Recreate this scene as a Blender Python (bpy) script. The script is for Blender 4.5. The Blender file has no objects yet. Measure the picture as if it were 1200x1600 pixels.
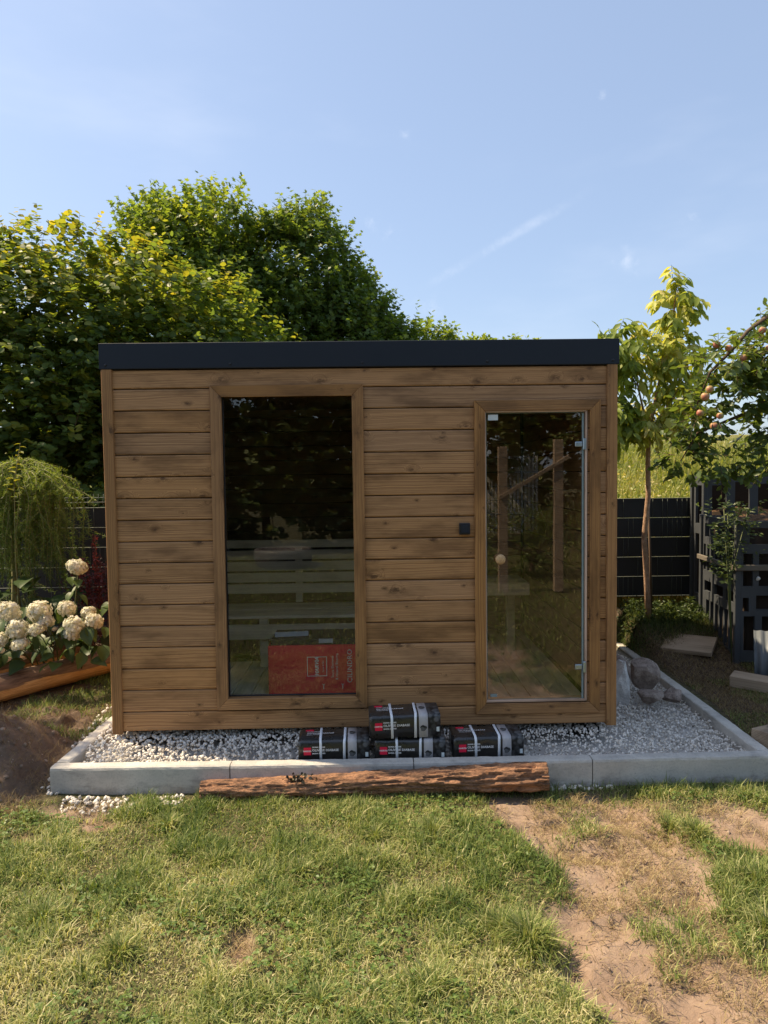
import bpy, bmesh, math, random
import numpy as np
from mathutils import Vector, Matrix

# ------------------------------------------------------------------ camera, sky, sun, exposure
S = bpy.context.scene
COL = S.collection
cd = bpy.data.cameras.new('camera')
cam = bpy.data.objects.new('camera', cd); COL.objects.link(cam)
cd.sensor_fit = 'VERTICAL'; cd.sensor_height = 36.0; cd.lens = 36.0 * 1150 / 1600
cd.clip_start = 0.05; cd.clip_end = 2000
def cam_axes(yaw, pitch, roll):
    cy, sy, cp, sp = math.cos(yaw), math.sin(yaw), math.cos(pitch), math.sin(pitch)
    f = Vector((sy*cp, cy*cp, sp)); r = Vector((cy, -sy, 0)); u = r.cross(f)
    return r*math.cos(roll) + u*math.sin(roll), -r*math.sin(roll) + u*math.cos(roll), f
cr, cu, cf = cam_axes(0.01680, -0.05293, -0.01268)
cam.matrix_world = Matrix(((cr.x, cu.x, -cf.x, 0.0565), (cr.y, cu.y, -cf.y, -4.706), (cr.z, cu.z, -cf.z, 1.740), (0, 0, 0, 1)))
S.camera = cam

SUN = Vector((-0.567, 0.165, 0.807)).normalized()     # towards the sun
W = bpy.data.worlds.new('World'); S.world = W; W.use_nodes = True
wn, wl = W.node_tree.nodes, W.node_tree.links
bg = wn['Background']
sky = wn.new('ShaderNodeTexSky'); sky.sky_type = 'NISHITA'; sky.sun_disc = False
sky.sun_elevation = math.asin(SUN.z); sky.sun_rotation = math.atan2(SUN.x, SUN.y)
sky.air_density = 1.0; sky.dust_density = 1.8; sky.ozone_density = 1.1; sky.altitude = 100
bg.inputs[1].default_value = 0.130
S.view_settings.view_transform = 'Standard'; S.view_settings.look = 'None'
S.view_settings.gamma = 1.0; S.view_settings.use_curve_mapping = False
S.view_settings.exposure = 1.22
sd = bpy.data.lights.new('sun', 'SUN'); sd.energy = 3.7; sd.angle = math.radians(0.55); sd.color = (1.0, 0.80, 0.54)
so = bpy.data.objects.new('sun', sd); COL.objects.link(so)
so.rotation_euler = SUN.to_track_quat('Z', 'Y').to_euler()
S.cycles.max_bounces = 12; S.cycles.diffuse_bounces = 7; S.cycles.transparent_max_bounces = 12

# thin cirrus wisps and one old contrail, by direction in the sky
def W_(t, **k):
    n = wn.new(t)
    for a, b in k.items(): setattr(n, a, b)
    return n
def wmath(op, a, b=None, c=None):
    n = W_('ShaderNodeMath', operation=op)
    for i, v in enumerate((a, b, c)):
        if v is None: continue
        if isinstance(v, (int, float)): n.inputs[i].default_value = v
        else: wl.new(v, n.inputs[i])
    return n.outputs[0]
def wramp(v, a, b, lo=0.0, hi=1.0):
    n = W_('ShaderNodeMapRange', interpolation_type='SMOOTHSTEP')
    wl.new(v, n.inputs[0]); n.inputs[1].default_value = a; n.inputs[2].default_value = b
    n.inputs[3].default_value = lo; n.inputs[4].default_value = hi
    return n.outputs[0]
tc = W_('ShaderNodeTexCoord'); DIR = tc.outputs['Generated']
def wdot(v):
    n = W_('ShaderNodeVectorMath', operation='DOT_PRODUCT'); wl.new(DIR, n.inputs[0]); n.inputs[1].default_value = v
    return n.outputs['Value']
def wnoise(scale, detail=4, stretch=(1, 1, 1), rough=0.6):
    m = W_('ShaderNodeMapping'); wl.new(DIR, m.inputs[0]); m.inputs['Scale'].default_value = stretch
    n = W_('ShaderNodeTexNoise'); wl.new(m.outputs[0], n.inputs[0]); n.inputs['Scale'].default_value = scale
    n.inputs['Detail'].default_value = detail; n.inputs['Roughness'].default_value = rough
    return n.outputs[0]
A = Vector((0.07, 0.968, 0.239)).normalized(); B = Vector((0.253, 0.909, 0.33)).normalized()
nrm = A.cross(B).normalized(); along = (B - A).normalized()
off = wmath('ADD', wdot(nrm), wmath('MULTIPLY', wmath('SUBTRACT', wnoise(9, 3), 0.5), 0.012))
streak = wramp(wmath('ABSOLUTE', off), 0.0085, 0.0005)
t = wdot(along); tA = A.dot(along); tB = B.dot(along)
seg = wmath('MULTIPLY', wramp(t, tA - 0.01, tA + 0.05), wramp(t, tB + 0.03, tB - 0.06))
contrail = wmath('MULTIPLY', wmath('MULTIPLY', streak, seg), wramp(wnoise(26, 4), 0.38, 0.62, 0.15, 1.0))
puffs = None
for d, r in (((0.008, 0.948, 0.318), 0.016), ((0.028, 0.951, 0.303), 0.018), ((0.08, 0.974, 0.212), 0.026), ((0.048, 0.912, 0.408), 0.010),
             ((0.318, 0.913, 0.254), 0.022), ((0.381, 0.877, 0.294), 0.010), ((0.273, 0.861, 0.429), 0.009)):
    v = W_('ShaderNodeVectorMath', operation='DISTANCE'); wl.new(DIR, v.inputs[0]); v.inputs[1].default_value = Vector(d).normalized()
    p = wramp(wmath('ADD', v.outputs['Value'], wmath('MULTIPLY', wmath('SUBTRACT', wnoise(34, 5), 0.5), 0.06)), r, -r*0.6)
    puffs = p if puffs is None else wmath('MAXIMUM', puffs, p)
puffs = wmath('MULTIPLY', puffs, wramp(wnoise(55, 4), 0.36, 0.7))
veil = wmath('MULTIPLY', wramp(wnoise(1.6, 5, (1.0, 0.7, 3.2)), 0.50, 0.80), 0.16)
cl = wmath('MINIMUM', wmath('ADD', wmath('MAXIMUM', wmath('MULTIPLY', contrail, 0.16), wmath('MULTIPLY', puffs, 0.28)), veil), 0.6)
hz = W_('ShaderNodeMix', data_type='RGBA'); hz.inputs[0].default_value = 0.62; wl.new(sky.outputs[0], hz.inputs[6]); hz.inputs[7].default_value = (1.24, 1.54, 2.10, 1)   # even summer haze over the whole sky
mx = W_('ShaderNodeMix', data_type='RGBA'); wl.new(cl, mx.inputs[0]); wl.new(hz.outputs[2], mx.inputs[6])
mx.inputs[7].default_value = (4.0, 4.1, 4.4, 1)
wl.new(mx.outputs[2], bg.inputs[0])

# ------------------------------------------------------------------ helpers
rng = np.random.default_rng(7); random.seed(7)
def link(o, parent=None):
    COL.objects.link(o)
    if parent is not None: o.parent = parent
    return o
def tag(o, label=None, cat=None, group=None, kind=None):
    if label: o['label'] = label
    if cat: o['category'] = cat
    if group: o['group'] = group
    if kind: o['kind'] = kind
    return o
def thing(name, label, cat, loc=(0, 0, 0), rot=(0, 0, 0), group=None):
    o = bpy.data.objects.new(name, None); o.empty_display_size = 0.1
    o.location = loc; o.rotation_euler = rot
    return tag(link(o), label, cat, group)
def put(name, me, parent=None, loc=(0, 0, 0), rot=(0, 0, 0), scale=(1, 1, 1)):
    o = bpy.data.objects.new(name, me); o.location = loc; o.rotation_euler = rot; o.scale = scale
    return link(o, parent)
def mesh_np(name, V, F, mats=(), attr=None, smooth=False, fmat=None):
    """V (n,3); F: array (m,k) or list of such arrays"""
    if not isinstance(F, list): F = [F]
    F = [np.asarray(f, np.int32) for f in F if len(f)]
    me = bpy.data.meshes.new(name)
    V = np.asarray(V, np.float32); me.vertices.add(len(V)); me.vertices.foreach_set('co', V.ravel())
    loops = np.concatenate([f.ravel() for f in F]); cnt = np.concatenate([np.full(len(f), f.shape[1], np.int32) for f in F])
    start = np.concatenate([[0], np.cumsum(cnt)[:-1]]).astype(np.int32)
    me.loops.add(len(loops)); me.loops.foreach_set('vertex_index', loops)
    me.polygons.add(len(cnt)); me.polygons.foreach_set('loop_start', start)
    if smooth: me.polygons.foreach_set('use_smooth', np.ones(len(cnt), bool))
    if fmat is not None: me.polygons.foreach_set('material_index', np.asarray(fmat, np.int32))
    for m in (mats if isinstance(mats, (list, tuple)) else [mats]): me.materials.append(m)
    if attr:
        for k, v in attr.items():
            a = me.attributes.new(k, 'FLOAT', 'POINT'); a.data.foreach_set('value', np.asarray(v, np.float32))
    me.update(); me.validate()
    return me
def bm_mesh(name, bm, m, smooth=False):
    me = bpy.data.meshes.new(name); bm.to_mesh(me); bm.free()
    for q in (m if isinstance(m, (list, tuple)) else [m]): me.materials.append(q)
    if smooth:
        for p in me.polygons: p.use_smooth = True
    return me
def add_box(bm, x0, x1, y0, y1, z0, z1, bev=0.0, seg=1):
    r = bmesh.ops.create_cube(bm, size=1.0)
    vs = r['verts']
    for v in vs:
        v.co = Vector(((x0+x1)/2 + v.co.x*(x1-x0), (y0+y1)/2 + v.co.y*(y1-y0), (z0+z1)/2 + v.co.z*(z1-z0)))
    if bev > 0:
        es = list({e for v in vs for e in v.link_edges})
        bmesh.ops.bevel(bm, geom=es, offset=bev, segments=seg, affect='EDGES', profile=0.5)
def box_me(name, m, x0, x1, y0, y1, z0, z1, bev=0.0, seg=1):
    bm = bmesh.new(); add_box(bm, x0, x1, y0, y1, z0, z1, bev, seg)
    return bm_mesh(name, bm, m)
def prism(name, m, poly, axis, a0, a1, bev=0):
    """poly: 2-D outline; axis 'x': poly in (y,z); 'y': poly in (x,z); 'z': (x,y)"""
    bm = bmesh.new()
    def P(u, v, a): return {'x': (a, u, v), 'y': (u, a, v), 'z': (u, v, a)}[axis]
    A = [bm.verts.new(P(u, v, a0)) for u, v in poly]; B = [bm.verts.new(P(u, v, a1)) for u, v in poly]
    n = len(poly)
    bm.faces.new(A); bm.faces.new(B[::-1])
    for i in range(n): bm.faces.new((A[i], B[i], B[(i+1) % n], A[(i+1) % n]))
    bmesh.ops.recalc_face_normals(bm, faces=bm.faces)
    if bev: bmesh.ops.bevel(bm, geom=list(bm.edges), offset=bev, segments=1, affect='EDGES')
    return bm_mesh(name, bm, m)
def tube_np(pts, rad, n=7, cap=True):
    pts = np.asarray(pts, float); k = len(pts); rad = np.broadcast_to(np.asarray(rad, float), (k,))
    T = np.gradient(pts, axis=0); T /= np.linalg.norm(T, axis=1, keepdims=True) + 1e-9
    ref = np.array([0, 0, 1.0]) if abs(T[0, 2]) < 0.8 else np.array([1.0, 0, 0])
    Nn = np.cross(T, ref); Nn /= np.linalg.norm(Nn, axis=1, keepdims=True) + 1e-9; Bn = np.cross(T, Nn)
    a = np.linspace(0, 2*math.pi, n, endpoint=False)
    V = pts[:, None] + rad[:, None, None]*(np.cos(a)[None, :, None]*Nn[:, None] + np.sin(a)[None, :, None]*Bn[:, None])
    i = np.arange(k-1)[:, None]*n; j = np.arange(n)[None]; j2 = (j+1) % n
    Q = np.stack([i+j, i+j2, i+n+j2, i+n+j], -1).reshape(-1, 4)
    V = V.reshape(-1, 3); Ts = np.zeros((0, 3), int)
    if cap:
        c0, c1 = len(V), len(V)+1; V = np.vstack([V, pts[0], pts[-1]])
        jj = np.arange(n); b = (k-1)*n
        Ts = np.vstack([np.stack([np.full(n, c0), (jj+1) % n, jj], -1), np.stack([np.full(n, c1), b+jj, b+(jj+1) % n], -1)])
    return V, Q, Ts
def tubes_me(name, m, lst, n=7, smooth=True):
    V, Q, T, o = [], [], [], 0
    for pts, rad in lst:
        v, q, t_ = tube_np(pts, rad, n); V.append(v); Q.append(q+o); T.append(t_+o); o += len(v)
    return mesh_np(name, np.vstack(V), [np.vstack(Q), np.vstack(T)], m, smooth=smooth)
def hash2(ix, iy, seed):
    h = (ix.astype(np.int64)*374761393 + iy.astype(np.int64)*668265263 + seed*1274126177) & 0xFFFFFFFF
    h = ((h ^ (h >> 13))*1274126177) & 0xFFFFFFFF
    return ((h ^ (h >> 16)) & 0xFFFFFF)/float(0xFFFFFF)
def vn(x, y, s=0):
    x = np.asarray(x, float); y = np.asarray(y, float)
    ix, iy = np.floor(x).astype(np.int64), np.floor(y).astype(np.int64); fx, fy = x-ix, y-iy
    fx = fx*fx*(3-2*fx); fy = fy*fy*(3-2*fy)
    a, b, c, d = hash2(ix, iy, s), hash2(ix+1, iy, s), hash2(ix, iy+1, s), hash2(ix+1, iy+1, s)
    return (a*(1-fx)+b*fx)*(1-fy) + (c*(1-fx)+d*fx)*fy
def fbm(x, y, s=0, o=4):
    r, a, n = 0, 0.5, 0
    for i in range(o):
        r = r + a*vn(np.asarray(x)*2**i, np.asarray(y)*2**i, s+i*17); n += a; a *= 0.5
    return r/n
def vn3(p, f, s=0):
    return (vn(p[:, 0]*f+p[:, 2]*f*0.73, p[:, 1]*f-p[:, 2]*f*0.51, s) + vn(p[:, 2]*f, p[:, 0]*f*0.6-p[:, 1]*f*0.7, s+5))/2
def sst(a, b, x):
    t_ = np.clip((np.asarray(x, float)-a)/(b-a), 0, 1); return t_*t_*(3-2*t_)
def unit(v): return v/(np.linalg.norm(v, axis=-1, keepdims=True)+1e-9)

# ------------------------------------------------------------------ materials
def hexc(r, g, b):
    f = lambda c: (c/255/12.92) if c <= 10 else ((c/255+0.055)/1.055)**2.4
    return (f(r), f(g), f(b), 1)
class M:
    def __init__(s, name):
        s.m = bpy.data.materials.new(name); s.m.use_nodes = True; s.t = s.m.node_tree; s.n = s.t.nodes; s.l = s.t.links
        s.b = s.n['Principled BSDF']; s.out = s.n['Material Output']
    def node(s, t_, **k):
        n = s.n.new(t_)
        for a, b in k.items(): setattr(n, a, b)
        return n
    def put(s, sock, v):
        if v is None: return
        if hasattr(v, 'is_linked'): s.l.new(v, sock)
        else: sock.default_value = v
    def math(s, op, a, b=None, c=None):
        n = s.node('ShaderNodeMath', operation=op)
        for i, v in enumerate((a, b, c)): s.put(n.inputs[i], v)
        return n.outputs[0]
    def vmath(s, op, a, b=None):
        n = s.node('ShaderNodeVectorMath', operation=op); s.put(n.inputs[0], a); s.put(n.inputs[1], b)
        return n.outputs[0]
    def noise(s, vec, scale, detail=3, rough=0.55, dim='3D', w=None, distortion=0):
        n = s.node('ShaderNodeTexNoise', noise_dimensions=dim)
        if vec is not None: s.l.new(vec, n.inputs['Vector'])
        if w is not None: s.l.new(w, n.inputs['W'])
        n.inputs['Scale'].default_value = scale; n.inputs['Detail'].default_value = detail; n.inputs['Roughness'].default_value = rough
        n.inputs['Distortion'].default_value = distortion
        return n.outputs[0]
    def mr(s, v, a, b, c=0.0, d=1.0, sm=True):
        n = s.node('ShaderNodeMapRange', interpolation_type='SMOOTHSTEP' if sm else 'LINEAR')
        s.l.new(v, n.inputs[0]); n.inputs[1].default_value = a; n.inputs[2].default_value = b; n.inputs[3].default_value = c; n.inputs[4].default_value = d
        return n.outputs[0]
    def mix(s, f, a, b, mode='MIX'):
        n = s.node('ShaderNodeMix', data_type='RGBA', blend_type=mode)
        s.put(n.inputs[0], f); s.put(n.inputs[6], a); s.put(n.inputs[7], b)
        return n.outputs[2]
    def ramp(s, v, stops):
        n = s.node('ShaderNodeValToRGB'); e = n.color_ramp.elements
        while len(e) < len(stops): e.new(0.5)
        for i, (p, c) in enumerate(stops): e[i].position = p; e[i].color = c
        s.l.new(v, n.inputs[0]); return n.outputs[0]
    def obj(s): return s.node('ShaderNodeTexCoord').outputs['Object']
    def pos(s): return s.node('ShaderNodeNewGeometry').outputs['Position']
    def rand(s): return s.node('ShaderNodeObjectInfo').outputs['Random']
    def attr(s, name): return s.node('ShaderNodeAttribute', attribute_name=name).outputs['Fac']
    def scale(s, v, sc):
        n = s.node('ShaderNodeMapping'); s.l.new(v, n.inputs[0]); n.inputs['Scale'].default_value = sc; return n.outputs[0]
    def bump(s, h, strength=0.3, dist=0.01):
        n = s.node('ShaderNodeBump'); s.l.new(h, n.inputs['Height']); n.inputs['Strength'].default_value = strength; n.inputs['Distance'].default_value = dist
        s.l.new(n.outputs[0], s.b.inputs['Normal'])
    def set(s, col=None, rough=None, metal=None, spec=None):
        s.put(s.b.inputs['Base Color'], col); s.put(s.b.inputs['Roughness'], rough); s.put(s.b.inputs['Metallic'], metal)
        s.put(s.b.inputs['Specular IOR Level'], spec); return s

def wood(name, axis, dark, light, knotc, knots=True, ringf=140, stain=1.0, rough=0.6, tone=(0.89, 1.09)):
    k = M(name); r = k.rand(); o = k.obj()
    off = k.node('ShaderNodeCombineXYZ')
    for i, f in enumerate((41.0, 23.0, 57.0)): k.l.new(k.math('MULTIPLY', r, f), off.inputs[i])
    p = k.vmath('ADD', o, off.outputs[0])
    sx = k.node('ShaderNodeSeparateXYZ'); k.l.new(p, sx.inputs[0])
    X, Y, Z = sx.outputs
    u, v, w = {'x': (X, Z, Y), 'z': (Z, X, Y), 'y': (Y, X, Z)}[axis]
    cb = k.node('ShaderNodeCombineXYZ'); k.l.new(u, cb.inputs[0]); k.l.new(v, cb.inputs[1]); k.l.new(w, cb.inputs[2])
    P = cb.outputs[0]
    g = k.math('MULTIPLY', k.math('ADD', v, k.math('MULTIPLY', w, 0.8)), ringf)
    g = k.math('ADD', g, k.math('MULTIPLY', k.noise(k.scale(P, (0.7, 3.6, 3.6)), 1.0, 4), 11.0))
    kn = None
    if knots:
        vo = k.node('ShaderNodeTexVoronoi', voronoi_dimensions='2D', feature='F1'); k.l.new(k.scale(P, (4.2, 7.5, 1)), vo.inputs['Vector']); vo.inputs['Scale'].default_value = 1.0
        sp = k.node('ShaderNodeSeparateColor'); k.l.new(vo.outputs['Color'], sp.inputs[0])
        on = k.mr(sp.outputs[0], 0.40, 0.44)
        size = k.mr(k.math('POWER', sp.outputs[1], 2.0), 0, 1, 0.42, 1.35, False)
        d = k.math('DIVIDE', vo.outputs['Distance'], size)
        bulge = k.math('MULTIPLY', k.mr(d, 0.36, 0.0), on)
        g = k.math('ADD', g, k.math('MULTIPLY', bulge, 16.0))
        kn = k.math('MULTIPLY', k.mr(k.math('ADD', d, k.math('MULTIPLY', k.math('SUBTRACT', k.noise(k.scale(P, (26, 60, 60)), 1, 3), 0.4), 0.28)), 0.11, 0.05), on)
        halo = k.math('MULTIPLY', k.math('MULTIPLY', k.mr(d, 0.34, 0.05), on), k.mr(k.noise(k.scale(P, (14, 26, 26)), 1, 4, 0.7), 0.42, 0.62))
    ring = k.noise(None, 1.0, 2, 0.6, '1D', w=g)
    fib = k.noise(k.scale(P, (5, 240, 240)), 1.0, 3, 0.6)
    f = k.math('ADD', k.math('MULTIPLY', k.mr(ring, 0.25, 0.75), 0.52), k.math('ADD', 0.10, k.math('MULTIPLY', fib, 0.36)))
    c = k.mix(k.mr(f, 0.18, 0.82, 0, 1, False), dark, light)
    blot = k.noise(k.scale(P, (1.6, 6, 6)), 1.4, 4, 0.6)
    c = k.mix(k.math('MULTIPLY', k.mr(blot, 0.42, 0.70), 0.65*stain), c, tuple(a*0.55 for a in dark[:3])+(1,))
    if knots:
        c = k.mix(k.math('MULTIPLY', halo, 0.85), c, tuple(a*0.5 for a in dark[:3])+(1,))
        c = k.mix(k.math('MULTIPLY', kn, 0.7), c, knotc)
    hv = k.node('ShaderNodeHueSaturation'); k.l.new(c, hv.inputs['Color'])
    r2 = k.math('FRACT', k.math('MULTIPLY', r, 17.3))
    k.l.new(k.mr(r, 0, 1, tone[0], tone[1], False), hv.inputs['Value']); k.l.new(k.mr(r2, 0, 1, 0.95, 1.05, False), hv.inputs['Saturation'])
    k.set(hv.outputs[0], rough, 0, 0.3)
    k.bump(k.math('ADD', f, k.math('MULTIPLY', fib, 0.6)), 0.25, 0.0015)
    return k.m
def flat(name, col, rough=0.6, metal=0.0, spec=0.4, var=0.12, scale=30, bump=0.0):
    k = M(name); n = k.noise(k.obj(), scale, 4)
    c = k.mix(n, tuple(a*(1-var) for a in col[:3])+(1,), tuple(min(1, a*(1+var)) for a in col[:3])+(1,))
    k.set(c, k.mr(n, 0.2, 0.8, max(0, rough-0.07), min(1, rough+0.07)), metal, spec)
    if bump: k.bump(k.noise(k.obj(), scale*4, 4), bump, 0.003)
    return k.m
def leafmat(name, stops, trans=0.4, tcol=(1.35, 1.25, 0.55), rough=0.45, spec=0.35):
    k = M(name); c = k.ramp(k.attr('rnd'), stops)
    k.set(c, rough, 0, spec)
    tr = k.node('ShaderNodeBsdfTranslucent'); k.l.new(k.mix(1.0, c, tcol+(1,), 'MULTIPLY'), tr.inputs[0])
    mxs = k.node('ShaderNodeMixShader'); mxs.inputs[0].default_value = trans
    k.l.new(k.b.outputs[0], mxs.inputs[1]); k.l.new(tr.outputs[0], mxs.inputs[2]); k.l.new(mxs.outputs[0], k.out.inputs[0])
    return k.m
def glass(name, tint, F0=0.055, rough=0.0):
    k = M(name); k.n.remove(k.b)
    tp = k.node('ShaderNodeBsdfTransparent'); tp.inputs[0].default_value = tint
    gl = k.node('ShaderNodeBsdfGlossy'); gl.inputs['Roughness'].default_value = rough
    ge = k.node('ShaderNodeNewGeometry'); dt = k.node('ShaderNodeVectorMath', operation='DOT_PRODUCT'); k.l.new(ge.outputs['Normal'], dt.inputs[0]); k.l.new(ge.outputs['Incoming'], dt.inputs[1])
    sch = k.math('POWER', k.math('SUBTRACT', 1.0, k.math('ABSOLUTE', dt.outputs['Value'])), 5.0)      # same reflectance from both faces of the thin pane
    fr = k.math('MULTIPLY_ADD', sch, 1.0-F0, F0)
    m2 = k.node('ShaderNodeMixShader'); k.l.new(fr, m2.inputs[0]); k.l.new(tp.outputs[0], m2.inputs[1]); k.l.new(gl.outputs[0], m2.inputs[2])
    k.l.new(m2.outputs[0], k.out.inputs[0]); return k.m

PD, PL, PK = (0.225, 0.110, 0.045, 1), (0.53, 0.298, 0.136, 1), (0.070, 0.033, 0.016, 1)
M_plank = wood('stained_pine', 'x', PD, PL, PK)
M_vert = wood('stained_pine_upright', 'z', (0.190, 0.090, 0.034, 1), (0.44, 0.232, 0.090, 1), PK, ringf=170)
M_trimx = wood('stained_pine_rail', 'x', (0.190, 0.090, 0.034, 1), (0.44, 0.232, 0.090, 1), PK, ringf=170)
M_jamb = wood('pale_jamb', 'z', (0.50, 0.33, 0.23, 1), (0.72, 0.52, 0.39, 1), PK, knots=False)
M_jambx = wood('pale_jamb_rail', 'x', (0.50, 0.33, 0.23, 1), (0.72, 0.52, 0.39, 1), PK, knots=False)
M_inner_dim = wood('inner_lining_dim', 'x', (0.15, 0.088, 0.046, 1), (0.26, 0.155, 0.082, 1), PK)  # darker copy: weaker light on the left lining put into the colour
M_inner_lit = wood('inner_lining_lit', 'x', (0.26, 0.155, 0.085, 1), (0.42, 0.26, 0.145, 1), PK)  # lighter copy of the same lining for the better lit right side
M_floor = wood('floor_plank', 'y', (0.58, 0.53, 0.47, 1), (0.74, 0.69, 0.62, 1), PK, knots=False, tone=(0.85, 1.1))
M_bench = wood('bench_slat', 'x', (0.68, 0.60, 0.47, 1), (0.84, 0.76, 0.61, 1), PK, knots=False)
M_oldx = wood('weathered_board', 'x', (0.28, 0.205, 0.14, 1), (0.48, 0.37, 0.26, 1), PK)
M_shade = flat('painted_shade', (0.03, 0.018, 0.010), 0.9)  # near-black colour standing in for shade in gaps and hollows
M_tongue = flat('shaded_tongue', (0.045, 0.025, 0.013), 0.9)
M_navy = flat('navy_sheet_metal', (0.014, 0.019, 0.028), 0.5, 0.0, 0.3, 0.05, 6)
M_steel = flat('brushed_hinge', (0.42, 0.50, 0.56), 0.32, 0.85, 0.5, 0.05)
M_rubber = flat('black_base', (0.012, 0.012, 0.012), 0.9)
M_black = flat('black_plastic', (0.015, 0.017, 0.022), 0.35)
M_pane = glass('clear_pane', (0.95, 0.96, 0.95, 1))
M_tint = glass('bronze_glass', (0.96, 0.91, 0.84, 1), 0.08)
M_seal = flat('grey_glass_edge', (0.22, 0.29, 0.30), 0.25)
M_sticker = flat('paper_label', (0.62, 0.68, 0.68), 0.6, var=0.05)
M_knob = wood('turned_knob', 'y', (0.48, 0.30, 0.15, 1), (0.62, 0.42, 0.23, 1), PK, knots=False)

k = M('concrete'); p = k.pos()
n1 = k.noise(p, 3.5, 5, 0.6); n2 = k.noise(p, 90, 4, 0.7)
pv = k.node('ShaderNodeTexVoronoi'); k.l.new(p, pv.inputs[0]); pv.inputs['Scale'].default_value = 70
pore = k.mr(pv.outputs['Distance'], 0.16, 0.08)
c = k.mix(k.mr(n1, 0.3, 0.7), (0.42, 0.405, 0.370, 1), (0.58, 0.555, 0.50, 1))
c = k.mix(k.math('MULTIPLY', k.mr(n2, 0.45, 0.75), 0.35), c, (0.19, 0.19, 0.185, 1))
c = k.mix(k.math('MULTIPLY', pore, k.mr(k.noise(p, 9, 2), 0.5, 0.62)), c, (0.12, 0.12, 0.12, 1))
st_ = k.noise(k.scale(p, (2.2, 2.2, 7)), 2.0, 5, 0.65); c = k.mix(k.math('MULTIPLY', k.mr(st_, 0.50, 0.72), 0.55), c, (0.17, 0.165, 0.155, 1))
c = k.mix(k.math('MULTIPLY', k.mr(k.noise(p, 5.0, 5, 0.7), 0.56, 0.72), 0.45), c, (0.50, 0.49, 0.46, 1))
sz_ = k.node('ShaderNodeSeparateXYZ'); k.l.new(p, sz_.inputs[0]); c = k.mix(k.math('MULTIPLY', k.mr(k.math('ADD', sz_.outputs[2], k.math('MULTIPLY', k.noise(p, 14, 5, 0.7), 0.13)), -0.02, -0.085), 0.6), c, (0.17, 0.13, 0.095, 1))
k.set(c, 0.85, 0, 0.25); k.bump(k.math('SUBTRACT', n2, k.math('MULTIPLY', pore, 0.8)), 0.4, 0.004); M_conc = k.m

k = M('white_gravel'); c = k.ramp(k.attr('rnd'), [(0, (0.22, 0.20, 0.17, 1)), (0.14, (0.50, 0.465, 0.41, 1)), (0.42, (0.76, 0.715, 0.64, 1)), (0.75, (0.88, 0.835, 0.76, 1)), (1, (0.82, 0.73, 0.60, 1))])
c = k.mix(k.math('MULTIPLY', k.noise(k.pos(), 60, 4, 0.7), 0.35), c, (0.42, 0.39, 0.35, 1)); k.set(c, 0.85, 0, 0.25)
k.bump(k.noise(k.pos(), 120, 3), 0.4, 0.004); M_gravel = k.m

# soil / ground: vertex fields soil (bare sandy earth), dark (darker earth beside and behind the bed), green (turf base)
k = M('ground_earth'); p = k.pos()
soil, dark = k.attr('soil'), k.attr('dark')
nA = k.noise(p, 2.2, 6, 0.65); nB = k.noise(p, 38, 5, 0.7); nC = k.noise(p, 170, 4, 0.7)
turf = k.mix(k.mr(nB, 0.35, 0.7), (0.045, 0.048, 0.020, 1), (0.14, 0.12, 0.060, 1))
sand = k.mix(k.mr(nA, 0.3, 0.7), (0.255, 0.178, 0.126, 1), (0.375, 0.278, 0.204, 1))
sand = k.mix(k.math('MULTIPLY', k.mr(nB, 0.42, 0.75), 0.6), sand, (0.17, 0.115, 0.082, 1))
sand = k.mix(k.math('MULTIPLY', k.mr(nC, 0.5, 0.75), 0.5), sand, (0.36, 0.28, 0.215, 1))
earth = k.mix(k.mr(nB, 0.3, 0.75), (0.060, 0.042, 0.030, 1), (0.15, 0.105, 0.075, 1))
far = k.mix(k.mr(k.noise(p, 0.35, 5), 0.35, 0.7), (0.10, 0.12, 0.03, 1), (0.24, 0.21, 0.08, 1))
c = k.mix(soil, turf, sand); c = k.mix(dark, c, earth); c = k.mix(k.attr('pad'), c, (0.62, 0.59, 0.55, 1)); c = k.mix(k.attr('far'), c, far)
k.set(c, 0.95, 0, 0.15); k.bump(k.math('ADD', nB, k.math('MULTIPLY', nC, 0.5)), 0.6, 0.018); M_ground = k.m

def bark(name, a, b, crack, ax=(3, 3, 3)):
    k = M(name); o = k.obj(); n1 = k.noise(k.scale(o, ax), 6, 6, 0.7); n2 = k.noise(k.scale(o, ax), 30, 4, 0.7)
    c = k.mix(k.mr(n1, 0.32, 0.68), a, b); c = k.mix(k.math('MULTIPLY', k.mr(n2, 0.52, 0.7), 0.8), c, crack)
    k.set(c, 0.9, 0, 0.15); k.bump(k.math('ADD', n1, n2), 0.8, 0.012); return k.m
M_bark = bark('grey_brown_bark', (0.07, 0.05, 0.035, 1), (0.16, 0.115, 0.08, 1), (0.025, 0.018, 0.012, 1))
M_youngbark = bark('smooth_young_bark', (0.36, 0.22, 0.14, 1), (0.56, 0.37, 0.25, 1), (0.22, 0.13, 0.085, 1))
M_rotlog = bark('rotting_red_log', (0.13, 0.080, 0.055, 1), (0.48, 0.255, 0.142, 1), (0.040, 0.027, 0.020, 1), (1.6, 6.0, 6.0))
M_endgrain = bark('log_end', (0.16, 0.10, 0.06, 1), (0.28, 0.18, 0.11, 1), (0.06, 0.04, 0.03, 1))
k = M('peeled_log'); o = k.obj(); at = k.attr('bark')
n1 = k.noise(k.scale(o, (0.5, 4, 4)), 5, 5, 0.65); n2 = k.noise(k.scale(o, (0.4, 9, 9)), 14, 4, 0.7)
c1 = k.mix(k.mr(n2, 0.3, 0.7), (0.55, 0.27, 0.090, 1), (0.85, 0.52, 0.22, 1))
c2 = k.mix(k.mr(n1, 0.35, 0.65), (0.075, 0.045, 0.030, 1), (0.30, 0.19, 0.12, 1))
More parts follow.
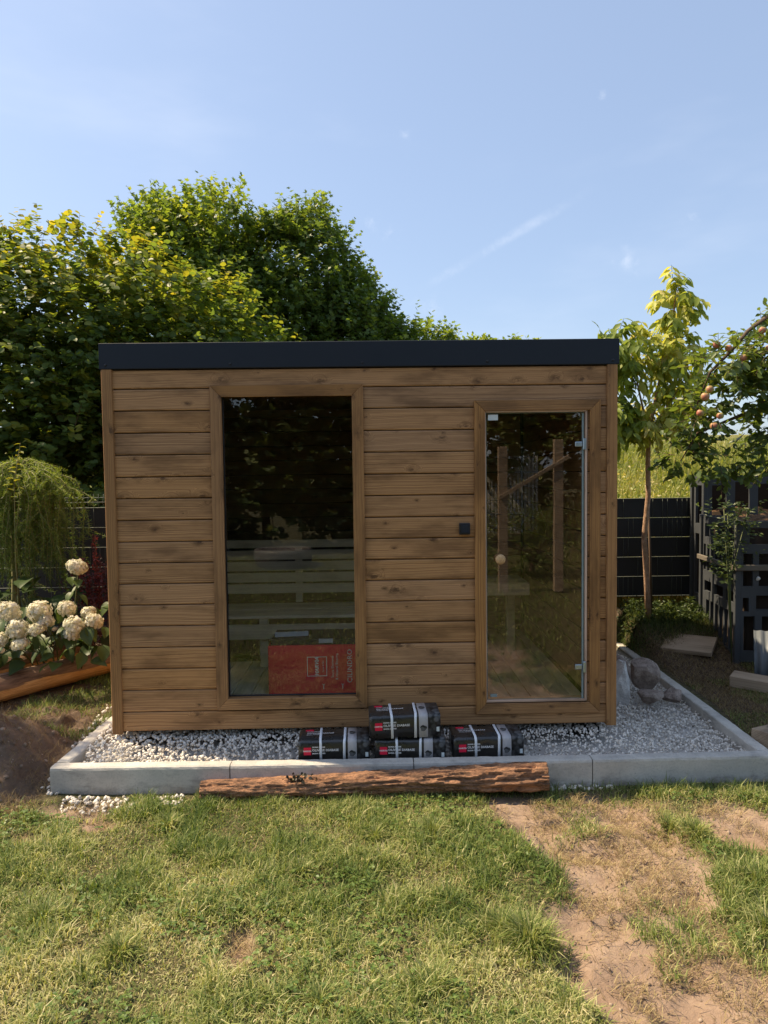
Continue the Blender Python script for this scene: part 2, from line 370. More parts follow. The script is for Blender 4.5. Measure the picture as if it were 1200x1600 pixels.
msk = k.mr(k.math('ADD', at, k.math('MULTIPLY', k.math('SUBTRACT', n1, 0.5), 1.3)), 0.42, 0.56)
k.set(k.mix(msk, c1, c2), 0.75, 0, 0.3); k.bump(k.math('ADD', n2, k.math('MULTIPLY', msk, 0.8)), 0.5, 0.008); M_peeled = k.m

GR = lambda *s: [(p_, c_+(1,)) for p_, c_ in s]
M_grass = leafmat('grass_blade', GR((0, (0.085, 0.135, 0.032)), (0.32, (0.185, 0.240, 0.064)), (0.62, (0.36, 0.380, 0.140)), (1, (0.62, 0.56, 0.32))), 0.35, (1.2, 1.2, 0.6), 0.55, 0.25)
M_straw = leafmat('dry_straw', GR((0, (0.17, 0.115, 0.06)), (0.5, (0.30, 0.225, 0.11)), (1, (0.46, 0.38, 0.20))), 0.25, (1.1, 1.05, 0.8), 0.7, 0.2)
M_clover = leafmat('clover_leaf', GR((0, (0.070, 0.125, 0.030)), (0.6, (0.13, 0.20, 0.048)), (1, (0.20, 0.27, 0.08))), 0.35, (1.2, 1.25, 0.5))
M_hazel = leafmat('hazel_leaf', GR((0, (0.080, 0.135, 0.045)), (0.42, (0.140, 0.205, 0.052)), (0.70, (0.27, 0.280, 0.044)), (1, (0.48, 0.40, 0.055))), 0.55, (1.6, 1.45, 0.5))
M_maple = leafmat('maple_leaf', GR((0, (0.095, 0.160, 0.044)), (0.55, (0.175, 0.250, 0.052)), (1, (0.30, 0.33, 0.055))), 0.55, (1.6, 1.45, 0.5))
M_darkmaple = leafmat('dark_maple_leaf', GR((0, (0.075, 0.130, 0.042)), (0.6, (0.145, 0.215, 0.055)), (1, (0.30, 0.35, 0.065))), 0.52, (1.5, 1.4, 0.5))
M_elder = leafmat('variegated_leaf', GR((0, (0.13, 0.19, 0.040)), (0.35, (0.29, 0.36, 0.062)), (0.65, (0.52, 0.53, 0.12)), (1, (0.70, 0.60, 0.30))), 0.5, (1.25, 1.2, 0.55))
M_apple_leaf = leafmat('apple_leaf', GR((0, (0.070, 0.115, 0.040)), (0.6, (0.14, 0.20, 0.056)), (1, (0.30, 0.33, 0.085))), 0.45, (1.45, 1.35, 0.5), 0.4, 0.45)
M_hyd_leaf = leafmat('hydrangea_leaf', GR((0, (0.030, 0.062, 0.020)), (1, (0.085, 0.130, 0.030))), 0.35)
M_larch = leafmat('larch_needle', GR((0, (0.085, 0.145, 0.036)), (0.5, (0.20, 0.285, 0.062)), (1, (0.46, 0.53, 0.12))), 0.42, (1.3, 1.25, 0.5))
M_barb = leafmat('barberry_leaf', GR((0, (0.055, 0.020, 0.022)), (0.6, (0.14, 0.040, 0.040)), (1, (0.33, 0.070, 0.060))), 0.35, (1.4, 0.8, 0.7))
M_gold = leafmat('golden_shoot_leaf', GR((0, (0.20, 0.22, 0.03)), (1, (0.42, 0.40, 0.06))), 0.4)
M_weed = leafmat('meadow_weed', GR((0, (0.12, 0.16, 0.030)), (0.5, (0.25, 0.28, 0.055)), (0.85, (0.40, 0.36, 0.11)), (1, (0.52, 0.43, 0.21))), 0.4, (1.25, 1.2, 0.5))
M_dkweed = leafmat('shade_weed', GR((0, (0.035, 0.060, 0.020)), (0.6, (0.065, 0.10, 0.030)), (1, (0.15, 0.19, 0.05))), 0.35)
M_hedge = leafmat('hedge_leaf', GR((0, (0.06, 0.10, 0.035)), (0.6, (0.13, 0.18, 0.06)), (1, (0.34, 0.36, 0.16))), 0.35)
k = M('hydrangea_petal'); c = k.ramp(k.attr('rnd'), GR((0, (0.50, 0.50, 0.30)), (0.12, (0.66, 0.62, 0.42)), (0.5, (0.80, 0.755, 0.58)), (1, (0.88, 0.845, 0.72)))); k.set(c, 0.7, 0, 0.2)
tr = k.node('ShaderNodeBsdfTranslucent'); k.l.new(c, tr.inputs[0]); m2 = k.node('ShaderNodeMixShader'); m2.inputs[0].default_value = 0.3
k.l.new(k.b.outputs[0], m2.inputs[1]); k.l.new(tr.outputs[0], m2.inputs[2]); k.l.new(m2.outputs[0], k.out.inputs[0]); M_petal = k.m
M_stem = flat('green_stem', (0.09, 0.11, 0.035), 0.6)
M_twig = flat('brown_twig', (0.11, 0.07, 0.045), 0.8)
M_larchtwig = flat('larch_twig', (0.20, 0.19, 0.075), 0.8)
k = M('apple_skin'); nn = k.noise(k.obj(), 14, 3); sx = k.node('ShaderNodeSeparateXYZ'); k.l.new(k.obj(), sx.inputs[0])
f = k.math('ADD', k.math('MULTIPLY', sx.outputs[0], -14.0), k.math('ADD', nn, k.math('MULTIPLY', k.rand(), 0.3)))
k.set(k.mix(k.mr(f, 0.55, 1.35), (0.32, 0.31, 0.09, 1), (0.46, 0.15, 0.11, 1)), 0.45, 0, 0.4); M_apple = k.m
M_strip = flat('anthracite_strip', (0.020, 0.021, 0.026), 0.55, 0, 0.4, 0.1, 4)
M_wire = flat('galvanised_wire', (0.13, 0.145, 0.125), 0.6, 0.2)
M_crate = flat('grey_plastic', (0.060, 0.066, 0.074), 0.6, 0, 0.35, 0.15, 12, 0.15)
M_band = flat('timber_band', (0.15, 0.13, 0.105), 0.85, var=0.25, scale=12)
M_compost = bark('dry_compost', (0.05, 0.03, 0.018, 1), (0.20, 0.115, 0.06, 1), (0.03, 0.02, 0.012, 1))
M_rock = bark('brown_granite', (0.21, 0.165, 0.14, 1), (0.42, 0.35, 0.30, 1), (0.13, 0.10, 0.085, 1))
M_white_rock = bark('pale_limestone', (0.52, 0.51, 0.49, 1), (0.74, 0.73, 0.70, 1), (0.38, 0.37, 0.36, 1))
M_sheet = flat('galvanised_sheet', (0.11, 0.125, 0.14), 0.55, 0.2, 0.4, 0.35, 6)
M_white = flat('white_paint', (0.72, 0.72, 0.70), 0.5, var=0.06)
M_pot = flat('grey_stone_tub', (0.13, 0.115, 0.11), 0.5, var=0.15)

# ------------------------------------------------------------------ ground
def G(x, y):
    x = np.asarray(x, float); y = np.asarray(y, float)
    z = -0.135 + 0.155*sst(-0.6, 0.7, y)*(np.abs(x) > 1.7)
    front = sst(-0.35, -0.6, y)
    z = z + front*(0.030*(fbm(x*2.3, y*2.3, 3)-0.5)) + 0.012*(fbm(x*11, y*11, 9, 3)-0.5)
    lf = sst(-1.86, -2.25, x)
    z = z + lf*0.36*np.exp(-((x+2.50)/0.42)**2-((y+0.08)/0.38)**2) + lf*0.10*np.exp(-((x+2.1)/0.3)**2-((y+0.35)/0.3)**2)
    z = z + sst(-2.0, -2.6, x)*0.10*sst(1.75, 2.3, y) + lf*sst(1.2, 0.6, y)*sst(-0.8, -0.5, y)*(0.13*(fbm(x*6, y*6, 71, 4)-0.5)+0.06*(fbm(x*19, y*19, 73, 3)-0.5))
    rt = sst(2.5, 2.62, x)
    z = z + rt*(0.30*sst(1.1, 2.5, y) - 0.02)
    pad = sst(-1.80, -1.76, x)*sst(2.44, 2.40, x)*sst(-0.42, -0.38, y)*sst(2.6, 2.5, y)
    z = z*(1-pad) + pad*(-0.06)
    z = z*(1-sst(2.5, 2.9, y)) + sst(2.5, 2.9, y)*0.25
    z = z + sst(4.0, 24.0, y)*2.75 + 0.25*sst(8, 30, y)*(fbm(x*0.12, y*0.12, 21)-0.5)
    z = z + soilmask(x, y)*(-0.030 + 0.085*(fbm(x*6, y*6, 31, 4)-0.5) - 0.030*sst(0.60, 0.68, vn(x*5.5+2*vn(x*3, y*3, 5), y*4.5, 37)))
    return z
PY = [-0.5, -0.75, -0.95, -1.25, -1.6, -1.9, -2.2, -2.5, -3.2]
PLX = [0.80, 0.72, 0.76, 0.90, 0.82, 0.80, 0.82, 0.82, 0.8]
PRX = [1.62, 1.58, 1.72, 1.72, 1.58, 1.42, 1.52, 1.55, 1.55]
def soilmask(x, y):
    x = np.asarray(x, float); y = np.asarray(y, float)
    w = 0.36*(fbm(x*4, y*4, 51, 4)-0.5)
    l = np.interp(-y, [-a for a in PY], PLX); r = np.interp(-y, [-a for a in PY], PRX)
    m = sst(-0.06, 0.07, x-l+w)*sst(-0.06, 0.07, r-x+w)*sst(-0.50, -0.56, y)*sst(-3.3, -2.9, y)
    m = m*(1-0.40*sst(0.58, 0.70, fbm(x*3.4, y*3.4, 99, 4)))
    def blob(cx, cy, rx, ry): return sst(1.15, 0.6, np.sqrt(((x-cx)/rx)**2+((y-cy)/ry)**2)+w*1.6)
    for b in ((2.0, -0.95, 0.30, 0.30), (2.35, -1.3, 0.5, 0.25), (-0.50, -1.88, 0.07, 0.16), (-1.62, -0.62, 0.30, 0.12), (-1.45, -0.80, 0.13, 0.07), (-1.75, -0.95, 0.09, 0.06), (1.75, -2.1, 0.30, 0.22)):
        m = np.maximum(m, blob(*b))
    m = np.maximum(m, sst(-1.9, -2.0, x)*sst(-0.75, -0.55, y)*sst(1.0, 0.6, y)*sst(0.28, 0.48, fbm(x*3, y*3, 61)+0.15))
    return np.clip(m, 0, 1)
def axis(parts):
    return np.unique(np.concatenate([np.arange(a, b, s) for a, b, s in parts]).round(4))
gx = axis([(-400, -60, 34), (-60, -10, 5), (-10, -3.2, 0.4), (-3.2, 3.4, 0.022), (3.4, 10, 0.4), (10, 60, 5), (60, 401, 34)])
gy = axis([(-400, -60, 34), (-60, -10, 5), (-10, -2.6, 0.4), (-2.6, 1.2, 0.020), (1.2, 3.0, 0.06), (3.0, 30, 0.8), (30, 80, 10), (80, 401, 40)])
XX, YY = np.meshgrid(gx, gy); ZZ = G(XX, YY); nx = len(gx)
ii = (np.arange(len(gy)-1)[:, None]*nx + np.arange(nx-1)[None]).ravel()
sm = soilmask(XX, YY)
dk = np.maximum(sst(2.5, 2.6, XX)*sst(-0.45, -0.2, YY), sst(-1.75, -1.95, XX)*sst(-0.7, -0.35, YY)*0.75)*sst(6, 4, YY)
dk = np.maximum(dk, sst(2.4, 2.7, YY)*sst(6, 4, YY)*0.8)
far = sst(3.5, 6, YY)
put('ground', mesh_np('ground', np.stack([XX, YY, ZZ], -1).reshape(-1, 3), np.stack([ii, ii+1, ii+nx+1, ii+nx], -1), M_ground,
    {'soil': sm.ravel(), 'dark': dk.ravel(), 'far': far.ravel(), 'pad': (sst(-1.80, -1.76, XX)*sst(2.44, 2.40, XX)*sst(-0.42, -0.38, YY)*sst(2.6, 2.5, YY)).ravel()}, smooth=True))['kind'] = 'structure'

# ------------------------------------------------------------------ sauna cabin
cabin = thing('sauna_cabin', 'flat-roofed cabin clad in brown stained pine boards with a tall window and a glass door', 'sauna cabin')
ZJ = [2.409, 2.288, 2.151, 2.011, 1.873, 1.733, 1.596, 1.457, 1.320, 1.184, 1.050, 0.914, 0.777, 0.638, 0.499, 0.360, 0.217, 0.090]
WIN = (-0.900, -0.030, 0.29, 2.255); DOOR = (0.772, 1.446, 0.235, 2.135); D = 2.55
_pm = {}
def plank(x0, x1, h, m, name='plank'):
    key = (round(x1-x0, 3), round(h, 3), m.name)
    if key not in _pm:
        w, g, b = x1-x0, 0.0028, 0.005
        poly = [(0.022, -h/2+g), (b, -h/2+g), (0.0015, -h/2+g+0.003), (0, -h/2+g+0.008), (0, h/2-g-0.008), (0.0015, h/2-g-0.003), (b, h/2-g), (0.022, h/2-g)]
        _pm[key] = prism('plank', m, poly, 'x', -w/2, w/2)
    return _pm[key]
for i in range(17):
    z1, z0 = ZJ[i], ZJ[i+1]; segs = [(-1.566, 1.566)]
    for ox0, ox1, oz0, oz1 in (WIN, DOOR):
        if z1 > oz0+0.004 and z0 < oz1-0.004:
            segs = [s for a, b in segs for s in ((a, min(b, ox0)), (max(a, ox1), b)) if s[1]-s[0] > 0.02]
    for a, b in segs: put('plank', plank(a, b, z1-z0, M_plank), cabin, ((a+b)/2, 0.0, (z0+z1)/2))
    sl = D-0.14
    for sx in (-1, 1): put('plank', plank(0, sl, z1-z0, M_plank), cabin, (sx*1.612, D/2, (z0+z1)/2), (0, 0, -sx*math.pi/2*-1))
# wall core with real openings, dark in the joints
bm = bmesh.new(); y0, y1 = 0.0225, 0.075
for x0, x1, z0, z1 in ((-1.585, WIN[0], 0.095, 2.40), (WIN[1], DOOR[0], 0.095, 2.40), (DOOR[1], 1.585, 0.095, 2.40),
                       (WIN[0], WIN[1], 0.095, WIN[2]), (WIN[0], WIN[1], WIN[3], 2.40), (DOOR[0], DOOR[1], 0.095, DOOR[2]), (DOOR[0], DOOR[1], DOOR[3], 2.40)):
    add_box(bm, x0, x1, y0, y1, z0, z1)
add_box(bm, -1.588, -1.53, 0.0755, D-0.06, 0.095, 2.40); add_box(bm, 1.53, 1.588, 0.0755, D-0.06, 0.095, 2.40)
add_box(bm, -1.588, 1.588, D-0.0595, D-0.005, 0.095, 2.40); add_box(bm, -1.52, 1.52, 0.077, D-0.061, 0.10, 0.155)
add_box(bm, -1.6, 1.6, 0.012, D-0.012, 2.412, 2.53)
put('wall_core', bm_mesh('wall_core', bm, M_tongue), cabin)
for x in (-1.599, 1.599):
    put('corner_board', box_me('corner_board', M_vert, -0.033, 0.033, -0.018, 0.07, -1.168, 1.166, 0.004), cabin, (x, 0, 1.246))
    put('corner_board', box_me('corner_board', M_vert, -0.033, 0.033, -0.07, 0.018, -1.168, 1.166, 0.004), cabin, (x, D, 1.246))
# roof edge
f0, f1 = 2.411, 2.573
fas = [(-0.016, f0), (-0.020, f0+0.004), (-0.020, f1-0.003), (-0.017, f1), (0.16, f1), (0.16, f1-0.004), (-0.012, f1-0.005), (-0.012, f0)]
ro = put('roof', box_me('roof', M_navy, -1.63, 1.63, 0.17, D-0.17, f0+0.13, f1-0.004), cabin)
fb = put('fascia', prism('fascia', M_navy, fas, 'x', -1.640, 1.640), cabin)
for x in (-1.600, -0.82, 0.01, 0.80, 1.600):
    bm = bmesh.new(); bmesh.ops.create_uvsphere(bm, u_segments=10, v_segments=6, radius=0.009)
    for v in bm.verts: v.co.y *= 0.6
    put('screw', bm_mesh('screw', bm, M_black, True), fb, (x, -0.020, 2.437))
put('fascia', prism('fascia', M_navy, [(D+0.016, f0), (D+0.020, f1), (D-0.16, f1), (D-0.16, f1-0.004), (D+0.012, f1-0.005), (D+0.012, f0)], 'x', -1.640, 1.640), cabin)
for sx in (-1, 1):
    put('fascia', prism('fascia', M_navy, [(sx*1.636, f0), (sx*1.6405, f0+0.003), (sx*1.6405, f1-0.002), (sx*1.47, f1-0.002), (sx*1.47, f1-0.006), (sx*1.632, f1-0.006)], 'y', -0.0205, D+0.0205), cabin)
for x in (-1.50, -0.75, 0.02, 0.75, 1.46):
    put('base_block', box_me('base_block', M_rubber, -0.11, 0.11, 0.14, D-0.08, -0.03, 0.093), cabin, (x, 0, 0))

def mitre_frame(parent, ox0, ox1, oz0, oz1, w, yf, yb, name, mv, mh):
    ix0, ix1, iz0, iz1 = ox0+w, ox1-w, oz0+w, oz1-w; g = 0.0006
    for poly, m in (([(ox0, oz0), (ix0-g, iz0), (ix0-g, iz1), (ox0, oz1)], mv), ([(ox1, oz0), (ox1, oz1), (ix1+g, iz1), (ix1+g, iz0)], mv),
                    ([(ox0+g, oz1), (ix0, iz1), (ix1, iz1), (ox1-g, oz1)], mh), ([(ox0+g, oz0), (ox1-g, oz0), (ix1, iz0), (ix0, iz0)], mh)):
        c = (sum(p[0] for p in poly)/4, sum(p[1] for p in poly)/4)
        put(name, prism(name, m, [(a-c[0], b-c[1]) for a, b in poly], 'y', yf, yb, 0.0022), parent, (c[0], 0, c[1]))
win = put('window', box_me('pane', M_pane, -0.882, -0.048, 0.030, 0.036, 0.308, 2.240), cabin)
mitre_frame(win, -0.956, 0.012, 0.226, 2.304, 0.073, -0.020, -0.001, 'frame_board', M_vert, M_trimx)
mitre_frame(win, -0.900, -0.030, 0.288, 2.257, 0.012, -0.0005, 0.074, 'jamb', M_vert, M_trimx)
mitre_frame(win, -0.889, -0.041, 0.299, 2.246, 0.010, 0.0295, 0.0375, 'seal', M_black, M_black)
door = put('door', box_me('pane', M_tint, 0.797, 1.421, 0.004, 0.012, 0.252, 2.110), cabin)
mitre_frame(door, 0.716, 1.524, 0.168, 2.193, 0.068, -0.020, -0.001, 'frame_board', M_vert, M_trimx)
mitre_frame(door, 0.777, 1.441, 0.242, 2.130, 0.014, -0.010, 0.070, 'jamb', M_jamb, M_jambx)
mitre_frame(door, 0.792, 1.426, 0.2525, 2.1155, 0.006, 0.0125, 0.018, 'edge_strip', M_seal, M_seal)
put('edge_strip', box_me('edge_strip', M_seal, 1.409, 1.4205, 0.0015, 0.0035, 0.256, 2.106), door)
for z in (1.909, 0.465):
    bm = bmesh.new(); add_box(bm, -0.036, 0.012, -0.010, 0.0, -0.017, 0.017, 0.006, 3)
    h = put('hinge', bm_mesh('hinge', bm, M_steel), door, (1.400, 0.0035, z))
    put('hinge_plate', box_me('hinge_plate', M_steel, 0.013, 0.034, -0.020, 0.0, -0.036, 0.036, 0.003), h)
def lathe(name, m, prof, n=24, ax='y'):
    P = np.array(prof); a = np.linspace(0, 2*math.pi, n, endpoint=False)
    V = np.stack([P[:, 0][:, None]*np.cos(a), np.broadcast_to(P[:, 1][:, None], (len(P), n)), P[:, 0][:, None]*np.sin(a)], -1)
    if ax == 'z': V = V[..., [0, 2, 1]]
    i = np.arange(len(P)-1)[:, None]*n; j = np.arange(n)[None]; j2 = (j+1) % n
    return mesh_np(name, V.reshape(-1, 3), np.stack([i+j, i+j2, i+n+j2, i+n+j], -1).reshape(-1, 4), m, smooth=True)
put('knob', lathe('knob', M_knob, [(0.001, -0.052), (0.022, -0.052), (0.030, -0.046), (0.033, -0.036), (0.030, -0.024), (0.017, -0.018), (0.015, 0.0), (0.001, 0.0)]), door, (0.877, 0.0035, 1.178))
put('knob', lathe('knob', M_knob, [(0.001, 0.045), (0.024, 0.045), (0.031, 0.03), (0.016, 0.018), (0.015, 0.0), (0.001, 0.0)]), door, (0.877, 0.0125, 1.178))
put('sticker', box_me('sticker', M_sticker, -0.032, 0.032, -0.001, 0.0, -0.018, 0.018), door, (0.838, 0.0035, 2.085))
put('sticker', box_me('sticker', M_seal, -0.022, 0.022, -0.001, 0.0, -0.010, 0.010), door, (0.835, 0.0035, 0.285))
sw = put('light_switch', box_me('light_switch', M_black, -0.035, 0.035, -0.030, 0.0, -0.037, 0.037, 0.005, 2), cabin, (0.650, -0.001, 1.377))
put('switch_rocker', box_me('switch_rocker', M_navy, -0.025, 0.025, -0.036, -0.030, -0.026, 0.026, 0.003), sw)
# inside: floor boards, lining boards
x = -1.515
while x < 1.5:
    w = min(0.138, 1.515-x)
    put('floor_board', box_me('floor_board', M_floor, 0.002, w-0.003, 0.0, D-0.14, 0, 0.022, 0.002), cabin, (x, 0.078, 0.157)); x += 0.140
for i in range(17):
    h = ZJ[i]-ZJ[i+1]; zc = (ZJ[i]+ZJ[i+1])/2
    if zc < 0.2: continue
    put('lining_board', plank(-1.515, 0.25, h, M_inner_dim), cabin, (-0.6325, D-0.084, zc)); put('lining_board', plank(0.25, 1.515, h, M_inner_lit), cabin, (0.8825, D-0.084, zc))
    for sx in (-1, 1): put('lining_board', plank(0, 2.2, h, M_inner_dim if sx < 0 else M_inner_lit), cabin, (sx*1.507, 1.19, zc), (0, 0, sx*-math.pi/2))
put('ceiling', box_me('ceiling', M_inner_dim, -1.52, 1.52, 0.078, D-0.062, 2.36, 2.399), cabin)

# benches inside
def bench(label, x0, x1, slats, legs, loc):
    t_ = thing('sauna_bench', label, 'bench', loc, group='benches inside the cabin')
    for (ya, yb, za, zb) in slats:
        put('slat', box_me('slat', M_bench, x0, x1, ya, yb, za, zb, 0.004), t_)
    for (lx, ly, z0, z1) in legs: put('leg', box_me('leg', M_bench, lx-0.035, lx+0.035, ly-0.03, ly+0.03, z0, z1, 0.003), t_)
    return t_
sl = [(1.80, 1.825, za, za+0.083) for za in (0.985, 0.885, 0.785, 0.685)] + [(1.80, 1.825, 1.09, 1.16), (1.50, 1.79, 0.575, 0.60), (1.20, 1.485, 0.575, 0.60), (1.165, 1.19, 0.415, 0.535)]
b0 = bench('long slatted bench with backrest behind the tall window', -1.45, 0.05, sl, [(-0.83, 1.24, 0.18, 0.572), (0.0, 1.24, 0.18, 0.572)], (0, 0, 0))
put('shade_panel', box_me('shade_panel', M_shade, -1.45, 0.05, 1.862, 1.870, 0.61, 1.15), b0); put('shade_panel', box_me('shade_panel', M_shade, -1.45, 0.05, 1.40, 1.41, 0.181, 0.570), b0)  # added near-black panels: painted shade behind the slats and under the seat
for x in (-1.3, -0.6, 0.0): put('batten', box_me('batten', M_bench, x-0.03, x+0.03, 1.8255, 1.86, 0.6, 1.15), b0)
bench('short high bench seen through the left of the door glass', 0.2, 1.33, [(1.20, 1.225, 0.735, 0.835), (1.23, 1.45, 0.81, 0.835), (1.46, 1.68, 0.81, 0.835)], [(0.3, 1.62, 0.18, 0.808), (1.25, 1.62, 0.18, 0.808)], (0, 0, 0))

# lettering as thin real meshes
def text_me(s, size, m, align='LEFT', italic=0.0, sx=1.0, bold=0.0):
    c = bpy.data.curves.new('lettering', 'FONT'); c.body = s; c.size = size; c.align_x = align; c.align_y = 'CENTER'; c.shear = italic; c.resolution_u = 2; c.offset = bold; c.space_character = 1.05
    o = bpy.data.objects.new('lettering', c); COL.objects.link(o); bpy.context.view_layer.update()
    me = bpy.data.meshes.new_from_object(o.evaluated_get(bpy.context.evaluated_depsgraph_get()))
    bpy.data.objects.remove(o); me.materials.clear(); me.materials.append(m)
    if sx != 1.0:
        for v in me.vertices: v.co.x *= sx
    return me
M_red = flat('red_card', (0.72, 0.012, 0.055), 0.5, var=0.08)
M_print = flat('white_print', (0.75, 0.73, 0.72), 0.6, var=0.05)
M_card = flat('black_card', (0.028, 0.027, 0.026), 0.30, 0, 0.7, 0.25, 14)
M_flap = flat('grey_card', (0.36, 0.40, 0.46), 0.6)
HP = math.pi/2
# red carton inside the window
rb = thing('red_carton', 'large red cardboard carton with white lettering on the floor behind the window', 'carton', (0, 0, 0))
bm = bmesh.new(); bx0, bx1, by0, by1, bz0, bz1 = -0.690, 0.16, 0.45, 0.80, 0.1805, 0.550
add_box(bm, bx0, bx1, by0, by1, bz0, bz1-0.02, 0.003)
put('box', bm_mesh('box', bm, M_red), rb)
put('lid', box_me('lid', M_navy, bx0+0.02, bx1-0.01, by0+0.012, by1-0.01, bz1-0.0195, bz1+0.022, 0.003), rb)
bm = bmesh.new(); add_box(bm, 0, 0.24, -0.003, 0.003, 0, 0.085)
put('flap', bm_mesh('flap', bm, M_flap), rb, (bx0+0.045, by0+0.06, bz1-0.005), (math.radians(-52), 0, math.radians(8)))
put('flap', box_me('flap', M_flap, -0.05, 0.05, -0.002, 0.0, 0, 0.03), rb, (-0.28, by0+0.008, bz1-0.006))
yF = by0-0.001
def fr_text(s, px, pz, size, **k_): put('lettering', text_me(s, size, M_print, 'CENTER', **k_), rb, (px, yF-0.0006, pz), (HP, -HP, 0))
bm = bmesh.new(); q = 0.070
for (a0, a1, c0, c1) in ((-q, q, -q, -q+0.004), (-q, q, q-0.004, q), (-q, -q+0.004, -q+0.004, q-0.004), (q-0.004, q, -q+0.004, q-0.004)): add_box(bm, a0, a1, -0.0015, 0, c0, c1)
put('logo_frame', bm_mesh('logo_frame', bm, M_print), rb, (-0.345, yF, 0.378))
fr_text('HARVIA', -0.345, 0.378, 0.036, italic=0.25, bold=0.0012); fr_text('Sauna & Spa', -0.302, 0.378, 0.016)
fr_text('Sauna Elements', -0.235, 0.375, 0.024); fr_text('& Natural Blessing', -0.205, 0.375, 0.024); fr_text('CILINDRO', -0.112, 0.378, 0.050)
for ax_ in (-0.30, -0.165, -0.05):
    bm = bmesh.new(); add_box(bm, -0.002, 0.002, -0.001, 0, -0.02, 0.012)
    for s_ in (-1, 1):
        r_ = bmesh.ops.create_cube(bm, size=1.0, matrix=Matrix.Translation((s_*0.004, -0.0005, 0.012)) @ Matrix.Rotation(s_*0.7, 4, 'Y') @ Matrix.Diagonal((0.003, 0.001, 0.013, 1)))
    put('arrow_mark', bm_mesh('arrow_mark', bm, M_print), rb, (ax_, yF, 0.235))

# sauna stone packages
k = M('stone_print'); vo = k.node('ShaderNodeTexVoronoi'); k.l.new(k.obj(), vo.inputs[0]); vo.inputs['Scale'].default_value = 34
sp = k.node('ShaderNodeSeparateColor'); k.l.new(vo.outputs['Color'], sp.inputs[0])
c = k.mix(sp.outputs[0], (0.035, 0.037, 0.040, 1), (0.13, 0.135, 0.14, 1)); c = k.mix(k.mr(vo.outputs['Distance'], 0.45, 0.75), c, (0.012, 0.012, 0.012, 1)); k.set(c, 0.45, 0, 0.4); M_stonep = k.m
M_strap = flat('white_strap', (0.80, 0.83, 0.88), 0.35, var=0.05)
M_stripe = flat('pale_print', (0.46, 0.45, 0.46), 0.5, var=0.06)
BW, BD, BH, CH = 0.430, 0.215, 0.142, 0.020
PROF = [(0, 0.002), (0, BH-CH), (0.006, BH-CH*0.45), (CH*0.75, BH-0.003), (BD-0.02, BH), (BD, BH-0.014), (BD, 0.002)]
def band_me(name, m, x0, x1, off, i0=0, i1=4, wob=0.0):
    pr = PROF[i0:i1+1]; V = []; F = []
    n = len(pr)
    nr = []
    for i in range(n):
        a = np.array(pr[max(0, i-1)]); b = np.array(pr[min(n-1, i+1)]); t_ = b-a; t_ = t_/np.linalg.norm(t_); nr.append((-t_[1], t_[0]))
    for layer in (off, off-0.0012):
        for i, (py_, pz_) in enumerate(pr):
            for xx in (x0, x1): V.append((xx+wob*i, py_+nr[i][0]*layer, pz_+nr[i][1]*layer))
    for L in (0, 2*n):
        for i in range(n-1): F.append((L+2*i, L+2*i+1, L+2*i+3, L+2*i+2) if L == 0 else (L+2*i, L+2*i+2, L+2*i+3, L+2*i+1))
    for i in range(n-1):
        F += [(2*i, 2*i+2, 2*n+2*i+2, 2*n+2*i), (2*i+1, 2*n+2*i+1, 2*n+2*i+3, 2*i+3)]
    F += [(0, 2*n, 2*n+1, 1), (2*n-2, 2*n-1, 4*n-1, 4*n-2)]
    return mesh_np(name, V, np.array(F), m)
